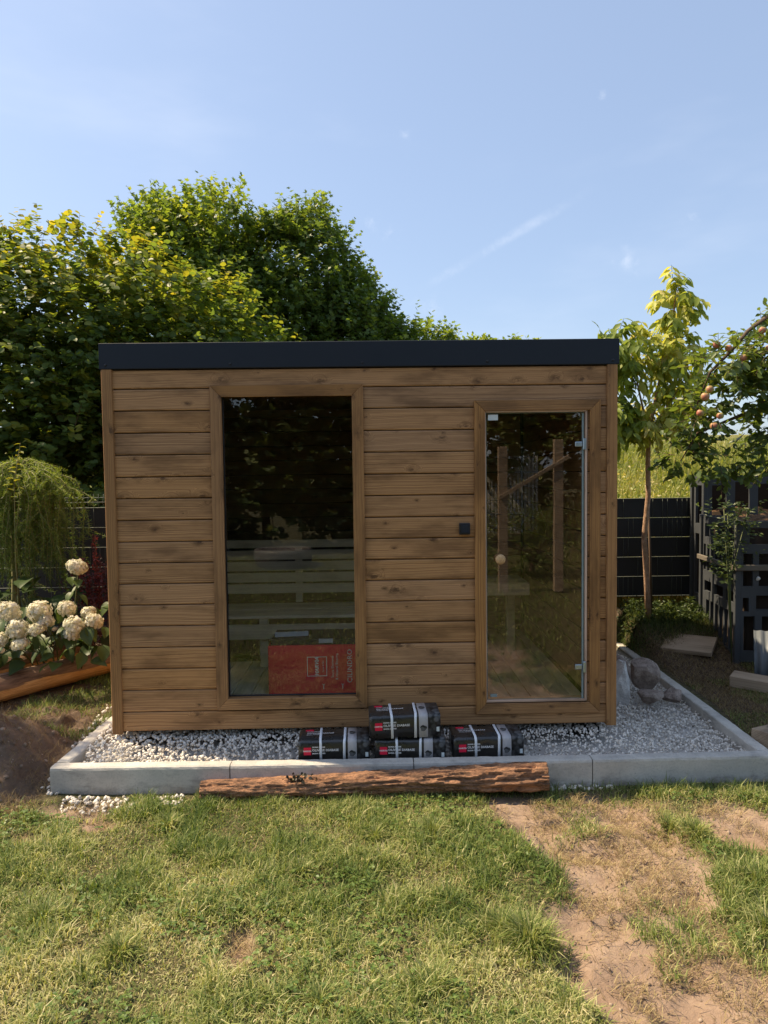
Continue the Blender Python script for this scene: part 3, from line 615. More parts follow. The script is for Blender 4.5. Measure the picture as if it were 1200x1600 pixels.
def package(label, loc, rot, red_top=True):
    t_ = thing('stone_package', label, 'stone package', loc, rot, group='black packages of sauna stones by the kerb')
    nxs = 26; xs = np.linspace(0, BW, nxs); V = []
    r_ = np.random.default_rng(int(abs(loc[0])*1000)+int(loc[2]*100)+3)
    for x_ in xs:
        e = min(x_, BW-x_); sag = 0.0035*math.exp(-e/0.012)
        for (py_, pz_) in PROF:
            cy_, cz_ = BD/2, BH/2; V.append((x_, py_+(cy_-py_)*sag/0.1+r_.normal(0, 0.0011), max(0, pz_+(cz_-pz_)*sag/0.1+r_.normal(0, 0.0011))))
    n = len(PROF); i = np.arange(nxs-1)[:, None]*n; j = np.arange(n)[None]; j2 = (j+1) % n
    Q = np.stack([i+j, i+n+j, i+n+j2, i+j2], -1).reshape(-1, 4)
    body = mesh_np('wrapper', V, [Q, np.array([list(range(n))]), np.array([[(nxs-1)*n+q_ for q_ in range(n)][::-1]])], M_card)
    put('wrapper', body, t_)
    put('picture_panel', band_me('picture_panel', M_stonep, 0.355, BW-0.004, 0.0030), t_)
    put('pale_stripe', band_me('pale_stripe', M_stripe, 0.298, 0.352, 0.0034), t_)
    put('strap', band_me('strap', M_strap, 0.128, 0.143, 0.0065, 0, 5, -0.001), t_); put('strap', band_me('strap', M_strap, 0.268, 0.283, 0.0065, 0, 5, 0.0015), t_)
    def dot(nm, m, cx, cz, rx, rz, onTop=False):
        a = np.linspace(0, 2*math.pi, 11, endpoint=False); rr = 1+0.12*np.sin(a*3+1)+0.08*np.sin(a*5)
        V = np.stack([rx*rr*np.cos(a), np.zeros(11), rz*rr*np.sin(a)], -1)
        put(nm, mesh_np(nm, V, np.array([list(range(11))]), m), t_, (cx, -0.0048, cz) if not onTop else (cx, BD*0.5, BH+0.0045), (0, 0, 0) if not onTop else (HP*-1, 0, 0))
    dot('stone_picture', M_stonep, 0.325, 0.058, 0.020, 0.019); dot('stone_picture', M_stonep, 0.325, 0, 0.020, 0.026, True)
    put('logo_square', box_me('logo_square', M_red, 0.032, 0.076, -0.004, -0.0015, 0.052, 0.098), t_)
    put('lettering', text_me('HARVIA', 0.0135, M_print, 'CENTER', bold=0.0004), t_, (0.054, -0.0046, 0.076), (HP, 0, 0))
    for s, z_, sz in (('SAUNA STONES', 0.099, 0.0105), ('OLIVINE DIABASE', 0.080, 0.0195), ('SAUNA STONES', 0.061, 0.0105)):
        put('lettering', text_me(s, sz, M_print, 'LEFT', bold=0.0005), t_, (0.083, -0.0042, z_), (HP, 0, 0))
    for s, y_, sz in (('SAUNA STONES', 0.135, 0.011), ('OLIVINE DIABASE', 0.108, 0.0205), ('SAUNA STONES', 0.083, 0.010)):
        put('lettering', text_me(s, sz, M_print, 'LEFT', bold=0.0005), t_, (0.045, y_, BH+0.0035), (0, 0, 0))
    put('logo_square', box_me('logo_square', M_red, 0.035, 0.085, 0.155, 0.175, BH-0.002, BH+0.0025), t_)
    put('price_label', box_me('price_label', M_sticker, 0.404, 0.421, -0.0052, -0.0032, 0.035, 0.062), t_)
    return t_
package('black stone package on the gravel, left one under the window corner', (-0.405, -0.335, -0.008), (0, 0, math.radians(1.0)))
package('black stone package at the bottom of the middle stack', (0.055, -0.335, -0.012), (0, 0, math.radians(-1.5)))
package('black stone package lying on top of another, highest of all', (0.028, -0.345, 0.137), (math.radians(1.2), math.radians(-0.6), math.radians(2.0)))
package('black stone package on the gravel below the door', (0.535, -0.335, -0.008), (0, 0, math.radians(2.0)))

# ------------------------------------------------------------------ kerb, gravel
kerb = thing('garden_kerb', 'grey concrete edging kerb around the white gravel bed', 'kerb')
def kerb_stone(ax_, ay_, bx_, by_, th=0.082, z0=-0.22, z1=0.030):
    L = math.hypot(bx_-ax_, by_-ay_); g = 0.003
    poly = [(0, z0), (th, z0), (th, z1-0.006), (th-0.006, z1), (0.016, z1), (0.004, z1-0.006), (0, z1-0.018)]
    m_ = prism('kerb_stone', M_conc, poly, 'x', g, L-g)
    bm = bmesh.new(); bm.from_mesh(m_)
    bmesh.ops.subdivide_edges(bm, edges=[e for e in bm.edges if abs((e.verts[0].co-e.verts[1].co).x) > L*0.5], cuts=30)
    for v in bm.verts: v.co += Vector((0, random.uniform(-1, 1)*0.0012, random.uniform(-1, 1)*0.0012))
    bm.to_mesh(m_); bm.free()
    put('kerb_stone', m_, kerb, (ax_, ay_, 0), (0, 0, math.atan2(by_-ay_, bx_-ax_)))
fx = [-1.862, -0.800, 0.285, 1.345, 2.46]
fy = [-0.425, -0.440, -0.450, -0.452, -0.440]
for i in range(4): kerb_stone(fx[i], fy[i], fx[i+1], fy[i+1])
lx = [(-1.780, -0.342), (-1.735, 0.70), (-1.69, 1.72), (-1.66, 2.6)]
for a, b in zip(lx, lx[1:]): kerb_stone(a[0], a[1], b[0], b[1])
rx = [(2.462, -0.362), (2.485, 0.45), (2.510, 1.45), (2.53, 2.5)]
for a, b in zip(rx, rx[1:]): kerb_stone(a[0], a[1], b[0], b[1], th=0.085)

def ico():
    bm = bmesh.new(); bmesh.ops.create_icosphere(bm, subdivisions=1, radius=1.0)
    V = np.array([v.co[:] for v in bm.verts]); F = np.array([[v.index for v in f.verts] for f in bm.faces]); bm.free(); return V, F
IV, IF = ico()
def rotmats(n, r):
    q_ = unit(r.normal(size=(n, 4))); w, x, y, z = q_.T
    return np.stack([1-2*(y*y+z*z), 2*(x*y-z*w), 2*(x*z+y*w), 2*(x*y+z*w), 1-2*(x*x+z*z), 2*(y*z-x*w), 2*(x*z-y*w), 2*(y*z+x*w), 1-2*(x*x+y*y)], -1).reshape(n, 3, 3)
def stones(name, P, size, m, r):
    n = len(P); base = IV[None]*(1+r.uniform(-0.30, 0.28, (n, 12, 1)))*np.stack([r.uniform(0.8, 1.35, n), r.uniform(0.65, 1.0, n), r.uniform(0.5, 0.85, n)], -1)[:, None]
    V = np.einsum('nij,nkj->nki', rotmats(n, r), base)*size[:, None, None] + P[:, None]
    F = IF[None]+(np.arange(n)*12)[:, None, None]
    return mesh_np(name, V.reshape(-1, 3), F.reshape(-1, 3), m, {'rnd': np.repeat(r.random(n), 12)})
r = np.random.default_rng(3); N = 34000
px_ = r.uniform(-1.78, 2.47, N); py_ = r.uniform(-0.36, 2.5, N)
keep = ((py_ < 0.35) | (px_ > 1.55) | (px_ < -1.5)) & (px_ > -1.75+0.03*py_) 
px_, py_ = px_[keep], py_[keep]
gz = -0.026 + 0.070*sst(-0.33, 0.03, py_)*sst(2.1, 1.5, px_)*sst(1.5, 0.3, py_) + 0.03*(fbm(px_*3, py_*3, 77)-0.5)
sz = r.uniform(0.0070, 0.0142, len(px_))*np.where(px_ > 1.0, 0.82, 1.0)
P = np.stack([px_, py_, gz+r.uniform(-0.012, 0.010, len(px_))], -1)
tag(put('gravel_bed', stones('gravel_bed', P, sz, M_gravel, r)), 'loose white crushed stone filling the bed inside the kerb', 'gravel', kind='stuff')
P = np.vstack([np.stack([r.uniform(-1.95, -1.80, 120), r.uniform(-0.45, 1.0, 120), np.zeros(120)], -1), np.stack([r.uniform(-1.75, -1.05, 190), r.uniform(-0.58, -0.45, 190)-0.03, np.zeros(190)], -1),
               np.stack([r.uniform(1.02, 1.45, 30), r.uniform(-0.50, -0.46, 30), np.zeros(30)], -1)])
P[:, 2] = G(P[:, 0], P[:, 1])+0.006
tag(put('gravel_scatter', stones('gravel_scatter', P, r.uniform(0.008, 0.018, len(P)), M_gravel, r)), 'stray white gravel spilled outside the kerb on the soil', 'gravel', kind='stuff')

def boulder(name, label, cat, loc, dims, m, seed, group=None, sub=3, ang=0.35):
    bm = bmesh.new(); bmesh.ops.create_icosphere(bm, subdivisions=sub, radius=1.0); rr = np.random.default_rng(seed)
    pl = [(Vector(rr.normal(size=3)).normalized(), rr.uniform(0.52, 0.9)) for _ in range(13)]
    for v in bm.verts:
        for n_, d_ in pl:
            e = v.co.dot(n_)-d_
            if e > 0: v.co -= n_*e*0.97
        v.co += Vector(rr.normal(size=3))*0.012
        v.co = Vector((v.co.x*dims[0], v.co.y*dims[1], v.co.z*dims[2]))
    o = put(name, bm_mesh(name, bm, m, sub > 3)); o.location = loc; return tag(o, label, cat, group)
boulder('boulder', 'largest brown boulder leaning on the kerb at right of the cabin', 'boulder', (2.12, 0.84, 0.145), (0.145, 0.15, 0.155), M_rock, 5, 'boulders in the gravel corner')
boulder('boulder', 'small brown cobble in front of the large boulder', 'boulder', (2.105, 0.64, 0.055), (0.105, 0.08, 0.075), M_rock, 8, 'boulders in the gravel corner')
boulder('boulder', 'small dark cobble against the right kerb', 'boulder', (2.28, 0.68, 0.055), (0.085, 0.08, 0.075), M_rock, 11, 'boulders in the gravel corner')
boulder('boulder', 'brown stone tucked behind the large boulder', 'boulder', (2.03, 1.08, 0.13), (0.10, 0.10, 0.14), M_rock, 15, 'boulders in the gravel corner')
boulder('limestone', 'pale pointed limestone chunk beside the cabin corner', 'limestone', (1.90, 0.74, 0.07), (0.125, 0.10, 0.26), M_white_rock, 27, None, 3, 0.4)

# ------------------------------------------------------------------ logs and boards
def log_me(name, L, r0, r1, m, seed, ridge, bumpy, capm=None, barkattr=False, n=44, k_=150):
    s = np.linspace(0, L, k_); a = np.linspace(0, 2*math.pi, n, endpoint=False); A_, S_ = np.meshgrid(a, s)
    R = r0+(r1-r0)*S_/L
    cx, cy = np.cos(A_), np.sin(A_)
    nz = fbm(cx*ridge+seed+S_*1.6, cy*ridge+S_*1.1, seed, 4)-0.5; n2 = fbm(cx*ridge*3+S_*5, cy*ridge*3-S_*4+9, seed+3, 3)-0.5
    if not barkattr: n2 = n2 + 0.8*(fbm(A_*9, S_*26, seed+8, 3)-0.5) + 1.1*(fbm(A_*4.5, S_*7, seed+9, 4)-0.5) - 0.9*sst(0.62, 0.70, vn(A_*7, S_*9, seed+4))
    R = R*(1+bumpy*nz+bumpy*0.7*n2)
    bend = (0.003 if barkattr else 0.010)*np.sin(S_*2.1+seed)
    V = np.stack([S_, R*cx, R*cy+bend], -1).reshape(-1, 3)
    i = np.arange(k_-1)[:, None]*n; j = np.arange(n)[None]; j2 = (j+1) % n
    Q = np.stack([i+j, i+j2, i+n+j2, i+n+j], -1).reshape(-1, 4); c0 = len(V)
    V = np.vstack([V, [0.004, 0, bend[0, 0]], [L-0.004, 0, bend[-1, 0]]]); jj = np.arange(n); b = (k_-1)*n
    T = np.vstack([np.stack([np.full(n, c0), (jj+1) % n, jj], -1), np.stack([np.full(n, c0+1), b+jj, b+(jj+1) % n], -1)])
    at = {'bark': np.append((sst(-0.45, 0.55, cy+0.5*nz)).ravel(), [0, 0])} if barkattr else None
    return mesh_np(name, V, [Q, T], [m, capm or m], at, True, np.concatenate([np.zeros(len(Q)), np.ones(len(T))]))
def lay(o, a, b):
    d_ = Vector(b)-Vector(a); o.location = a; o.rotation_mode = 'QUATERNION'; o.rotation_quaternion = Vector((1, 0, 0)).rotation_difference(d_); return d_.length
a, b = (-0.955, -0.502, -0.080), (1.055, -0.530, -0.044)
o = put('rotten_log', log_me('rotten_log', math.dist(a, b), 0.054, 0.078, M_rotlog, 4, 3.0, 0.34, M_endgrain, False, 72, 420)); lay(o, a, b)
tag(o, 'thin reddish rotting log lying on the grass along the front kerb', 'log')
rotten = o
a, b = (-3.05, 0.55, 0.138), (-2.14, 1.80, 0.146)
o = put('peeled_log', log_me('peeled_log', math.dist(a, b), 0.106, 0.104, M_peeled, 9, 1.2, 0.16, M_endgrain, True)); lay(o, a, b)
tag(o, 'orange half-peeled log nearest the cabin on the left', 'log', 'logs left of the cabin')
a, b = (-3.30, 0.92, 0.16), (-2.52, 1.98, 0.19)
o = put('peeled_log', log_me('peeled_log', math.dist(a, b), 0.095, 0.085, M_peeled, 13, 1.2, 0.15, M_endgrain, True)); lay(o, a, b)
tag(o, 'greyer log lying behind the orange one under the white hydrangea', 'log', 'logs left of the cabin')
def board(label, L, w, h, loc, rot): 
    o = put('timber_board', box_me('timber_board', M_oldx, -L/2, L/2, -w/2, w/2, -h/2, h/2, 0.004), None, loc, rot)
    return tag(o, label, 'board', 'old boards lying right of the kerb')
board('flat old board on the dark soil in front of the young tree', 0.42, 0.36, 0.04, (2.90, 1.80, 0.165), (math.radians(11), 0, math.radians(-33)))
board('thick board beside the leaning metal sheet', 0.62, 0.16, 0.09, (3.16, 0.86, 0.055), (math.radians(4), math.radians(2), math.radians(-38)))
board('short squared timber end by the right front corner of the kerb', 0.26, 0.16, 0.145, (2.615, -0.13, 0.005), (0, math.radians(2), math.radians(28)))
V = []; nn_ = 41
for i in range(nn_):
    for z_ in (0, 0.42): V.append((i*0.012, 0.010*math.sin(i*1.1), z_))
F = np.array([(2*i, 2*i+2, 2*i+3, 2*i+1) for i in range(nn_-1)])
o = put('metal_sheet', mesh_np('metal_sheet', V, F, M_sheet, smooth=True), None, (3.13, 1.10, 0.03), (math.radians(-28), 0, math.radians(-24)))
sm_ = o.modifiers.new('thick', 'SOLIDIFY'); sm_.thickness = 0.003
tag(o, 'corrugated metal sheet leaning against the front of the grey compost bin', 'metal sheet')

# ------------------------------------------------------------------ leaf tools
T_BROAD = (np.array([(0, 0, 0), (0.30, 0.22, 0.05), (0.40, 0.55, 0.05), (0.22, 0.84, 0.0), (0, 1.0, -0.08), (-0.22, 0.84, 0.0), (-0.40, 0.55, 0.05), (-0.30, 0.22, 0.05), (0, 0.5, -0.02)]),
           np.array([(8, i, (i+1) % 8) for i in range(8)]))
T_OVAL = (np.array([(0, 0, 0), (0.24, 0.35, 0.04), (0.20, 0.70, 0.02), (0, 1.0, -0.10), (-0.20, 0.70, 0.02), (-0.24, 0.35, 0.04), (0, 0.5, -0.04)]), np.array([(6, i, (i+1) % 6) for i in range(6)]))
T_LANCE = (np.array([(0, 0, 0), (0.21, 0.35, 0.03), (0.15, 0.70, -0.05), (0, 1.0, -0.22), (-0.15, 0.70, -0.05), (-0.21, 0.35, 0.03), (0, 0.5, -0.04)]), np.array([(6, i, (i+1) % 6) for i in range(6)]))
T_MAPLE = (np.array([(0, 0, 0), (0.42, 0.08, 0.03), (0.24, 0.34, 0), (0.52, 0.62, 0.02), (0.16, 0.62, 0), (0, 1.0, -0.08), (-0.16, 0.62, 0), (-0.52, 0.62, 0.02), (-0.24, 0.34, 0), (-0.42, 0.08, 0.03), (0, 0.4, -0.03)]),
           np.array([(10, i, (i+1) % 10) for i in range(10)]))
T_QUAD = (np.array([(0, 0, 0), (0.3, 0.5, 0), (0, 1, 0), (-0.3, 0.5, 0)]), np.array([(0, 1, 2), (0, 2, 3)]))
def leaves(name, tm, pos, ydir, nrm_, size, rnd, m, tubes=None, tubm=None):
    tv, tf = tm; n = len(pos); Y = unit(ydir); X = unit(np.cross(Y, nrm_)); Z = np.cross(X, Y)
    R = np.stack([X, Y, Z], -1)
    V = np.einsum('nij,kj->nki', R, tv)*np.asarray(size)[:, None, None] + pos[:, None]
    F = tf[None]+(np.arange(n)*len(tv))[:, None, None]
    V = V.reshape(-1, 3); F = F.reshape(-1, 3); at = np.repeat(rnd, len(tv)); Fs = [F]; fm = [np.zeros(len(F))]
    if tubes:
        o_ = len(V); VV = [V]; qs = []
        for pts, rad in tubes:
            v, q_, _ = tube_np(pts, rad, 3, False); VV.append(v); qs.append(q_+o_); o_ += len(v)
        V = np.vstack(VV); Fs.append(np.vstack(qs)); fm.append(np.ones(len(Fs[1]))); at = np.concatenate([at, np.zeros(len(V)-len(at))])
    return mesh_np(name, V, Fs, [m]+([tubm] if tubes else []), {'rnd': at}, False, np.concatenate(fm))
def shell(blobs, n, r, inner=0.45, power=1.6, clump=1.5, thr=0.40, seed=0):
    B_ = np.array(blobs, float); w = (B_[:, 3]*B_[:, 4]*B_[:, 5])**0.67; w /= w.sum()
    out_p, out_n = [], []; got = 0
    while got < n:
        m = n*2; id_ = r.choice(len(B_), m, p=w); d_ = unit(r.normal(size=(m, 3)))
        rad = 1-inner*r.random(m)**power
        rad = rad*(0.86+0.30*vn3(d_*2.2+id_[:, None]*3.1, 1.0, seed+3))
        p_ = B_[id_, :3]+d_*rad[:, None]*B_[id_, 3:6]; nn = unit(d_/B_[id_, 3:6])
        kq = vn3(p_, clump, seed) + r.normal(0, 0.06, m) > thr
        out_p.append(p_[kq]); out_n.append(nn[kq]); got += int(kq.sum())
    return np.vstack(out_p)[:n], np.vstack(out_n)[:n]
def sprigs(base, out, r, length, nleaf, size, up=0.5, droop=0.1, hang=0.0, jitter=0.5, normal_up=1.0, lv=0.25):
    n = len(base); d_ = unit(out*0.8+np.array([0, 0, up])+r.normal(0, 0.35, (n, 3)))
    L = length*r.uniform(0.6, 1.3, n)
    t_ = (np.arange(nleaf)+0.6)/nleaf; t_ = np.broadcast_to(t_, (n, nleaf))
    ctr = base[:, None]+d_[:, None]*(L[:, None]*t_)[..., None]-np.array([0, 0, 1.0])*(droop*L[:, None]*t_**2)[..., None]
    ref = unit(np.cross(d_, np.array([0.2, 0.1, 1.0])))
    side = np.where(np.arange(nleaf) % 2 == 0, 1.0, -1.0)
    sv = ref[:, None]*side[None, :, None]+r.normal(0, jitter*0.6, (n, nleaf, 3))
    yd = unit(d_[:, None]*0.55+sv*0.8+np.array([0, 0, -hang])+r.normal(0, 0.12, (n, nleaf, 3)))
    nm = unit(np.array([0, 0, normal_up])+out[:, None]*0.55+r.normal(0, jitter, (n, nleaf, 3)))
    sz_ = size*r.uniform(1-lv, 1+lv, (n, nleaf))*(1-0.35*t_)
    rn = np.clip(r.random((n, 1))*0.55+r.random((n, nleaf))*0.45, 0, 1)
    tub = (base, base+d_*L[:, None]-np.array([0, 0, 1.0])*(droop*L)[:, None])
    return ctr.reshape(-1, 3), yd.reshape(-1, 3), nm.reshape(-1, 3), sz_.ravel(), rn.ravel(), tub
def limbs(root, targets, r, r0, trunk_top, n_pts=7, wig=0.12):
    L = []; root = np.array(root, float); top = np.array(trunk_top, float)
    tp = np.linspace(root, top, n_pts)+np.vstack([[0, 0, 0], r.normal(0, wig*0.25, (n_pts-2, 3))*[1, 1, 0], [0, 0, 0]])
    L.append((tp, np.linspace(r0, r0*0.5, n_pts)))
    for q_ in targets:
        f_ = r.uniform(0.35, 1.0); s_ = root+(top-root)*f_; mid = (s_+q_)/2+np.array([0, 0, 0.12*np.linalg.norm(q_-s_)])+r.normal(0, wig, 3)
        tt = np.linspace(0, 1, 6)[:, None]; pts = (1-tt)**2*s_+2*tt*(1-tt)*mid+tt**2*q_
        L.append((pts, np.linspace(r0*0.42*(1.1-f_*0.4), r0*0.06, 6)))
    return L
def tree(name, label, cat, root, blobs, nsp, tm, m, size, r0, length, nleaf, seed, group=None, ytone=None, nl=14, inner=0.5, thr=0.40, clump=1.5, bk=None, **kw):
    r = np.random.default_rng(seed); t_ = thing(name, label, cat, root, group=group); rt = np.array(root, float)
    bp, bn = shell(blobs, nsp, r, inner=inner, thr=thr, clump=clump, seed=seed)
    pos, yd, nm, sz_, rn, tub = sprigs(bp, bn, r, length, nleaf, size, **kw)
    if ytone: rn = ytone(pos, rn, r)
    tw = [(np.stack([tub[0][i], tub[1][i]])-rt, np.array([0.004, 0.0015])*(length/0.35)) for i in range(0, nsp, 2)]
    put('crown', leaves('crown', tm, pos-rt, yd, nm, sz_, rn, m, tw, M_twig), t_)
    B_ = np.array(blobs, float); top = np.average(B_[:, :3], axis=0, weights=B_[:, 3]**2); top = np.array([top[0]*0.5+rt[0]*0.5, top[1]*0.5+rt[1]*0.5, top[2]])
    tg = [B_[i % len(B_), :3]+unit(r.normal(size=3))*B_[i % len(B_), 3:6]*0.6 for i in range(nl)]
    put('trunk', tubes_me('trunk', bk or M_bark, [(p_-rt, q_) for p_, q_ in limbs(rt, tg, r, r0, top)], 8), t_)
    return t_

r = np.random.default_rng(150); n_ = 130
P_ = np.array([0.575, 0.0, 0.040])+r.normal(size=(n_, 3))*np.array([0.045, 0.022, 0.014])
put('lichen', leaves('lichen', T_BROAD, P_, r.normal(size=(n_, 3))+[0, 0, 0.3], r.normal(size=(n_, 3))+[0, -0.5, 0.5], r.uniform(0.012, 0.026, n_), r.random(n_), leafmat('dark_lichen', GR((0, (0.02, 0.018, 0.012)), (0.7, (0.06, 0.05, 0.03)), (1, (0.14, 0.13, 0.07))), 0.1)), rotten)

# ------------------------------------------------------------------ trees and shrubs behind the fence
z25 = 0.25
def hz_sunlit_top(pos, rn, r):
    return np.clip(rn*0.72+0.42*sst(3.3, 5.0, pos[:, 2])*r.random(len(pos)), 0, 1)  # higher leaves yellower: sunlight on the crown put into the colour
tree('hazel_tree', 'large bushy broad-leaved tree with top leaves coloured sunlit yellow at far left behind the fence', 'tree', (-4.2, 4.9, z25),
     [(-4.9, 4.9, 2.6, 1.5, 1.2, 2.2), (-3.9, 4.7, 3.2, 1.15, 1.1, 1.75), (-2.9, 4.8, 3.0, 1.1, 1.0, 1.75), (-2.0, 4.9, 2.6, 0.95, 0.9, 1.65), (-3.4, 4.2, 1.6, 1.3, 0.7, 1.2), (-2.3, 4.4, 1.5, 1.0, 0.7, 1.1), (-5.5, 4.6, 4.0, 0.9, 0.9, 1.05), (-1.5, 4.8, 2.2, 0.7, 0.8, 1.5)],
     6200, T_BROAD, M_hazel, 0.108, 0.10, 0.34, 9, 11, ytone=hz_sunlit_top, up=0.45, droop=0.25, hang=0.3, nl=22, thr=0.33, inner=0.6)
tree('maple_tree', 'tall light green maple rising behind the hazel with upright shoots', 'tree', (-3.0, 8.4, 0.6),
     [(-3.0, 8.4, 4.6, 1.25, 1.1, 1.95), (-2.2, 8.3, 4.0, 1.0, 0.9, 1.9), (-3.9, 8.4, 4.3, 0.9, 0.9, 1.8), (-2.6, 8.3, 5.75, 0.7, 0.7, 0.75), (-3.4, 8.4, 5.75, 0.7, 0.7, 0.7), (-1.9, 8.4, 5.35, 0.5, 0.6, 0.7)],
     2600, T_MAPLE, M_maple, 0.125, 0.14, 0.48, 9, 23, up=0.9, droop=0.05, hang=0.1, group='maples behind the cabin')
tree('maple_tree', 'darker rounded maple in the middle above the cabin roof', 'tree', (-0.9, 8.8, 0.6),
     [(-1.05, 8.6, 4.6, 0.95, 0.9, 1.65), (-0.45, 8.7, 3.8, 0.95, 0.9, 1.5), (-1.6, 8.6, 4.3, 0.7, 0.8, 1.7), (-1.0, 8.6, 5.75, 0.5, 0.5, 0.6), (-1.45, 8.6, 5.5, 0.45, 0.5, 0.6), (-0.3, 8.7, 4.6, 0.55, 0.6, 0.7), (0.1, 8.7, 3.5, 0.6, 0.7, 1.1)],
     2700, T_MAPLE, M_darkmaple, 0.120, 0.13, 0.45, 9, 37, up=0.7, droop=0.05, hang=0.1, group='maples behind the cabin', thr=0.43)
tree('maple_tree', 'low dark maple bush stepping down to the right behind the roof', 'tree', (0.8, 9.0, 0.7),
     [(0.75, 8.9, 3.55, 0.6, 0.6, 0.85), (0.35, 8.8, 3.5, 0.5, 0.6, 1.1)], 800, T_MAPLE, M_darkmaple, 0.12, 0.09, 0.40, 8, 41, up=0.6, group='maples behind the cabin')
tree('maple_tree', 'small sunlit young maple at the right end of the trees behind the roof', 'tree', (1.42, 8.9, 0.7),
     [(1.40, 8.9, 3.65, 0.28, 0.3, 0.62)], 190, T_MAPLE, M_maple, 0.11, 0.05, 0.30, 8, 43, up=0.9, group='maples behind the cabin', nl=5)
for i, (x, z, rr_, lb) in enumerate(((5.2, 7.28, 0.55, 'round distant treetop just above the roof, left of its pair'), (7.0, 7.22, 0.62, 'wide distant treetop just above the roof, right of its pair'))):
    gz_ = float(G(x, 30)); tree('distant_tree', lb, 'tree', (x, 30, gz_), [(x-0.35, 30, z-0.1, rr_, 0.8, 0.6), (x+0.4, 30, z-0.15, rr_, 0.8, 0.55), (x, 30, 5.8, 1.5, 1.3, 1.7)], 420, T_QUAD, M_maple, 0.30, 0.16, 0.6, 8, 61+i, group='distant trees on the rise')
# one tree outside the picture on the left, where the shade on the soil bank comes from
tree('plum_tree', 'garden tree standing left of the soil bank', 'tree', (-5.6, 0.9, 0.1), [(-5.35, 0.85, 4.0, 0.6, 0.45, 0.6), (-5.7, 0.95, 3.3, 0.7, 0.6, 0.7), (-5.3, 0.5, 3.5, 0.45, 0.45, 0.5)], 700, T_OVAL, M_darkmaple, 0.10, 0.08, 0.35, 9, 71)

# young variegated tree right of the cabin
r = np.random.default_rng(90)
yt = thing('young_tree', 'slender young tree with pale yellow-green hanging leaves right of the cabin', 'tree', (2.72, 2.3, 0.32))
rt = np.array([2.72, 2.3, 0.32])
bl = [(2.90, 2.15, 3.27, 0.14, 0.14, 0.26), (2.88, 2.2, 2.80, 0.22, 0.2, 0.26), (2.42, 2.1, 2.80, 0.21, 0.2, 0.26), (2.60, 2.15, 2.20, 0.24, 0.24, 0.13), (2.33, 2.1, 2.24, 0.16, 0.2, 0.17), (2.98, 2.2, 2.42, 0.18, 0.18, 0.22), (2.22, 2.1, 2.86, 0.10, 0.12, 0.12)]
bp, bn = shell(bl, 420, r, inner=0.8, thr=0.2, seed=90)
pos, yd, nm, sz_, rn, tub = sprigs(bp, bn, r, 0.15, 6, 0.125, up=0.1, droop=0.4, hang=0.95, jitter=0.5, normal_up=0.7)
rn = np.clip(np.where(pos[:, 0] < 2.52, rn*0.45, rn*0.8+0.15)+0.1*(pos[:, 2] < 2.4), 0, 1)
tw = [(np.stack([tub[0][i], tub[1][i]])-rt, np.array([0.003, 0.0015])) for i in range(len(bp))]
put('crown', leaves('crown', T_LANCE, pos-rt, yd, nm, sz_*1.1, rn, M_elder, tw, M_stem), yt)
tp = np.array([(2.72, 2.3, 0.28), (2.69, 2.28, 0.7), (2.66, 2.27, 1.1), (2.69, 2.25, 1.5), (2.68, 2.24, 1.8), (2.68, 2.22, 2.1), (2.78, 2.2, 2.6), (2.88, 2.15, 3.2), (2.90, 2.13, 3.5)])-rt
L = [(tp, np.array([0.030, 0.027, 0.025, 0.024, 0.023, 0.021, 0.015, 0.009, 0.004]))]
for tgt in ((2.45, 2.1, 2.9), (2.40, 2.1, 2.4), (2.95, 2.2, 2.5), (2.50, 2.15, 2.2)):
    a_ = np.array((2.68, 2.22, 2.08)); b_ = np.array(tgt); mid = (a_+b_)/2+np.array([0, 0, -0.03])
    L.append((np.stack([a_, mid, b_])-rt, np.array([0.012, 0.009, 0.004])))
put('trunk', tubes_me('trunk', M_youngbark, L, 9), yt)
put('stake', tubes_me('stake', M_twig, [(np.array([(2.77, 2.36, 0.25), (2.75, 2.35, 0.9), (2.72, 2.34, 1.45)])-rt, 0.012)], 6), yt)

# apple tree reaching in from the right
ap = thing('apple_tree', 'apple tree with reddish apples reaching in at the right edge', 'tree', (3.9, 0.75, 0.0)); rt = np.array([3.9, 0.75, 0.0])
bl = [(2.58, 0.5, 2.50, 0.20, 0.18, 0.11), (2.90, 0.5, 2.58, 0.22, 0.22, 0.15), (2.43, 0.55, 2.18, 0.14, 0.18, 0.18), (2.75, 0.6, 2.27, 0.18, 0.2, 0.14), (2.33, 0.6, 1.84, 0.15, 0.18, 0.14), (2.42, 0.6, 1.98, 0.12, 0.16, 0.12), (2.60, 0.6, 1.78, 0.14, 0.15, 0.06),
      (2.92, 0.65, 2.05, 0.15, 0.2, 0.14), (2.88, 0.65, 1.80, 0.14, 0.16, 0.06), (3.3, 0.7, 2.5, 0.5, 0.5, 0.45), (3.9, 0.8, 2.6, 0.6, 0.6, 0.6)]
r = np.random.default_rng(95)
bp, bn = shell(bl, 960, r, inner=0.7, thr=0.36, clump=4.0, seed=95)
pos, yd, nm, sz_, rn, tub = sprigs(bp, bn, r, 0.15, 6, 0.078, up=0.2, droop=0.1, hang=0.35, jitter=0.55, normal_up=0.8)
rn = np.clip(rn*np.where(pos[:, 2] < 2.08, 0.5, 1.0), 0, 1)  # lower leaves darkened: the crown's own shade put into their colour
tw = [(np.stack([tub[0][i], tub[1][i]])-rt, np.array([0.003, 0.0015])) for i in range(len(bp))]
put('crown', leaves('crown', T_OVAL, pos-rt, yd, nm, sz_*1.15, rn, M_apple_leaf, tw, M_twig), ap)
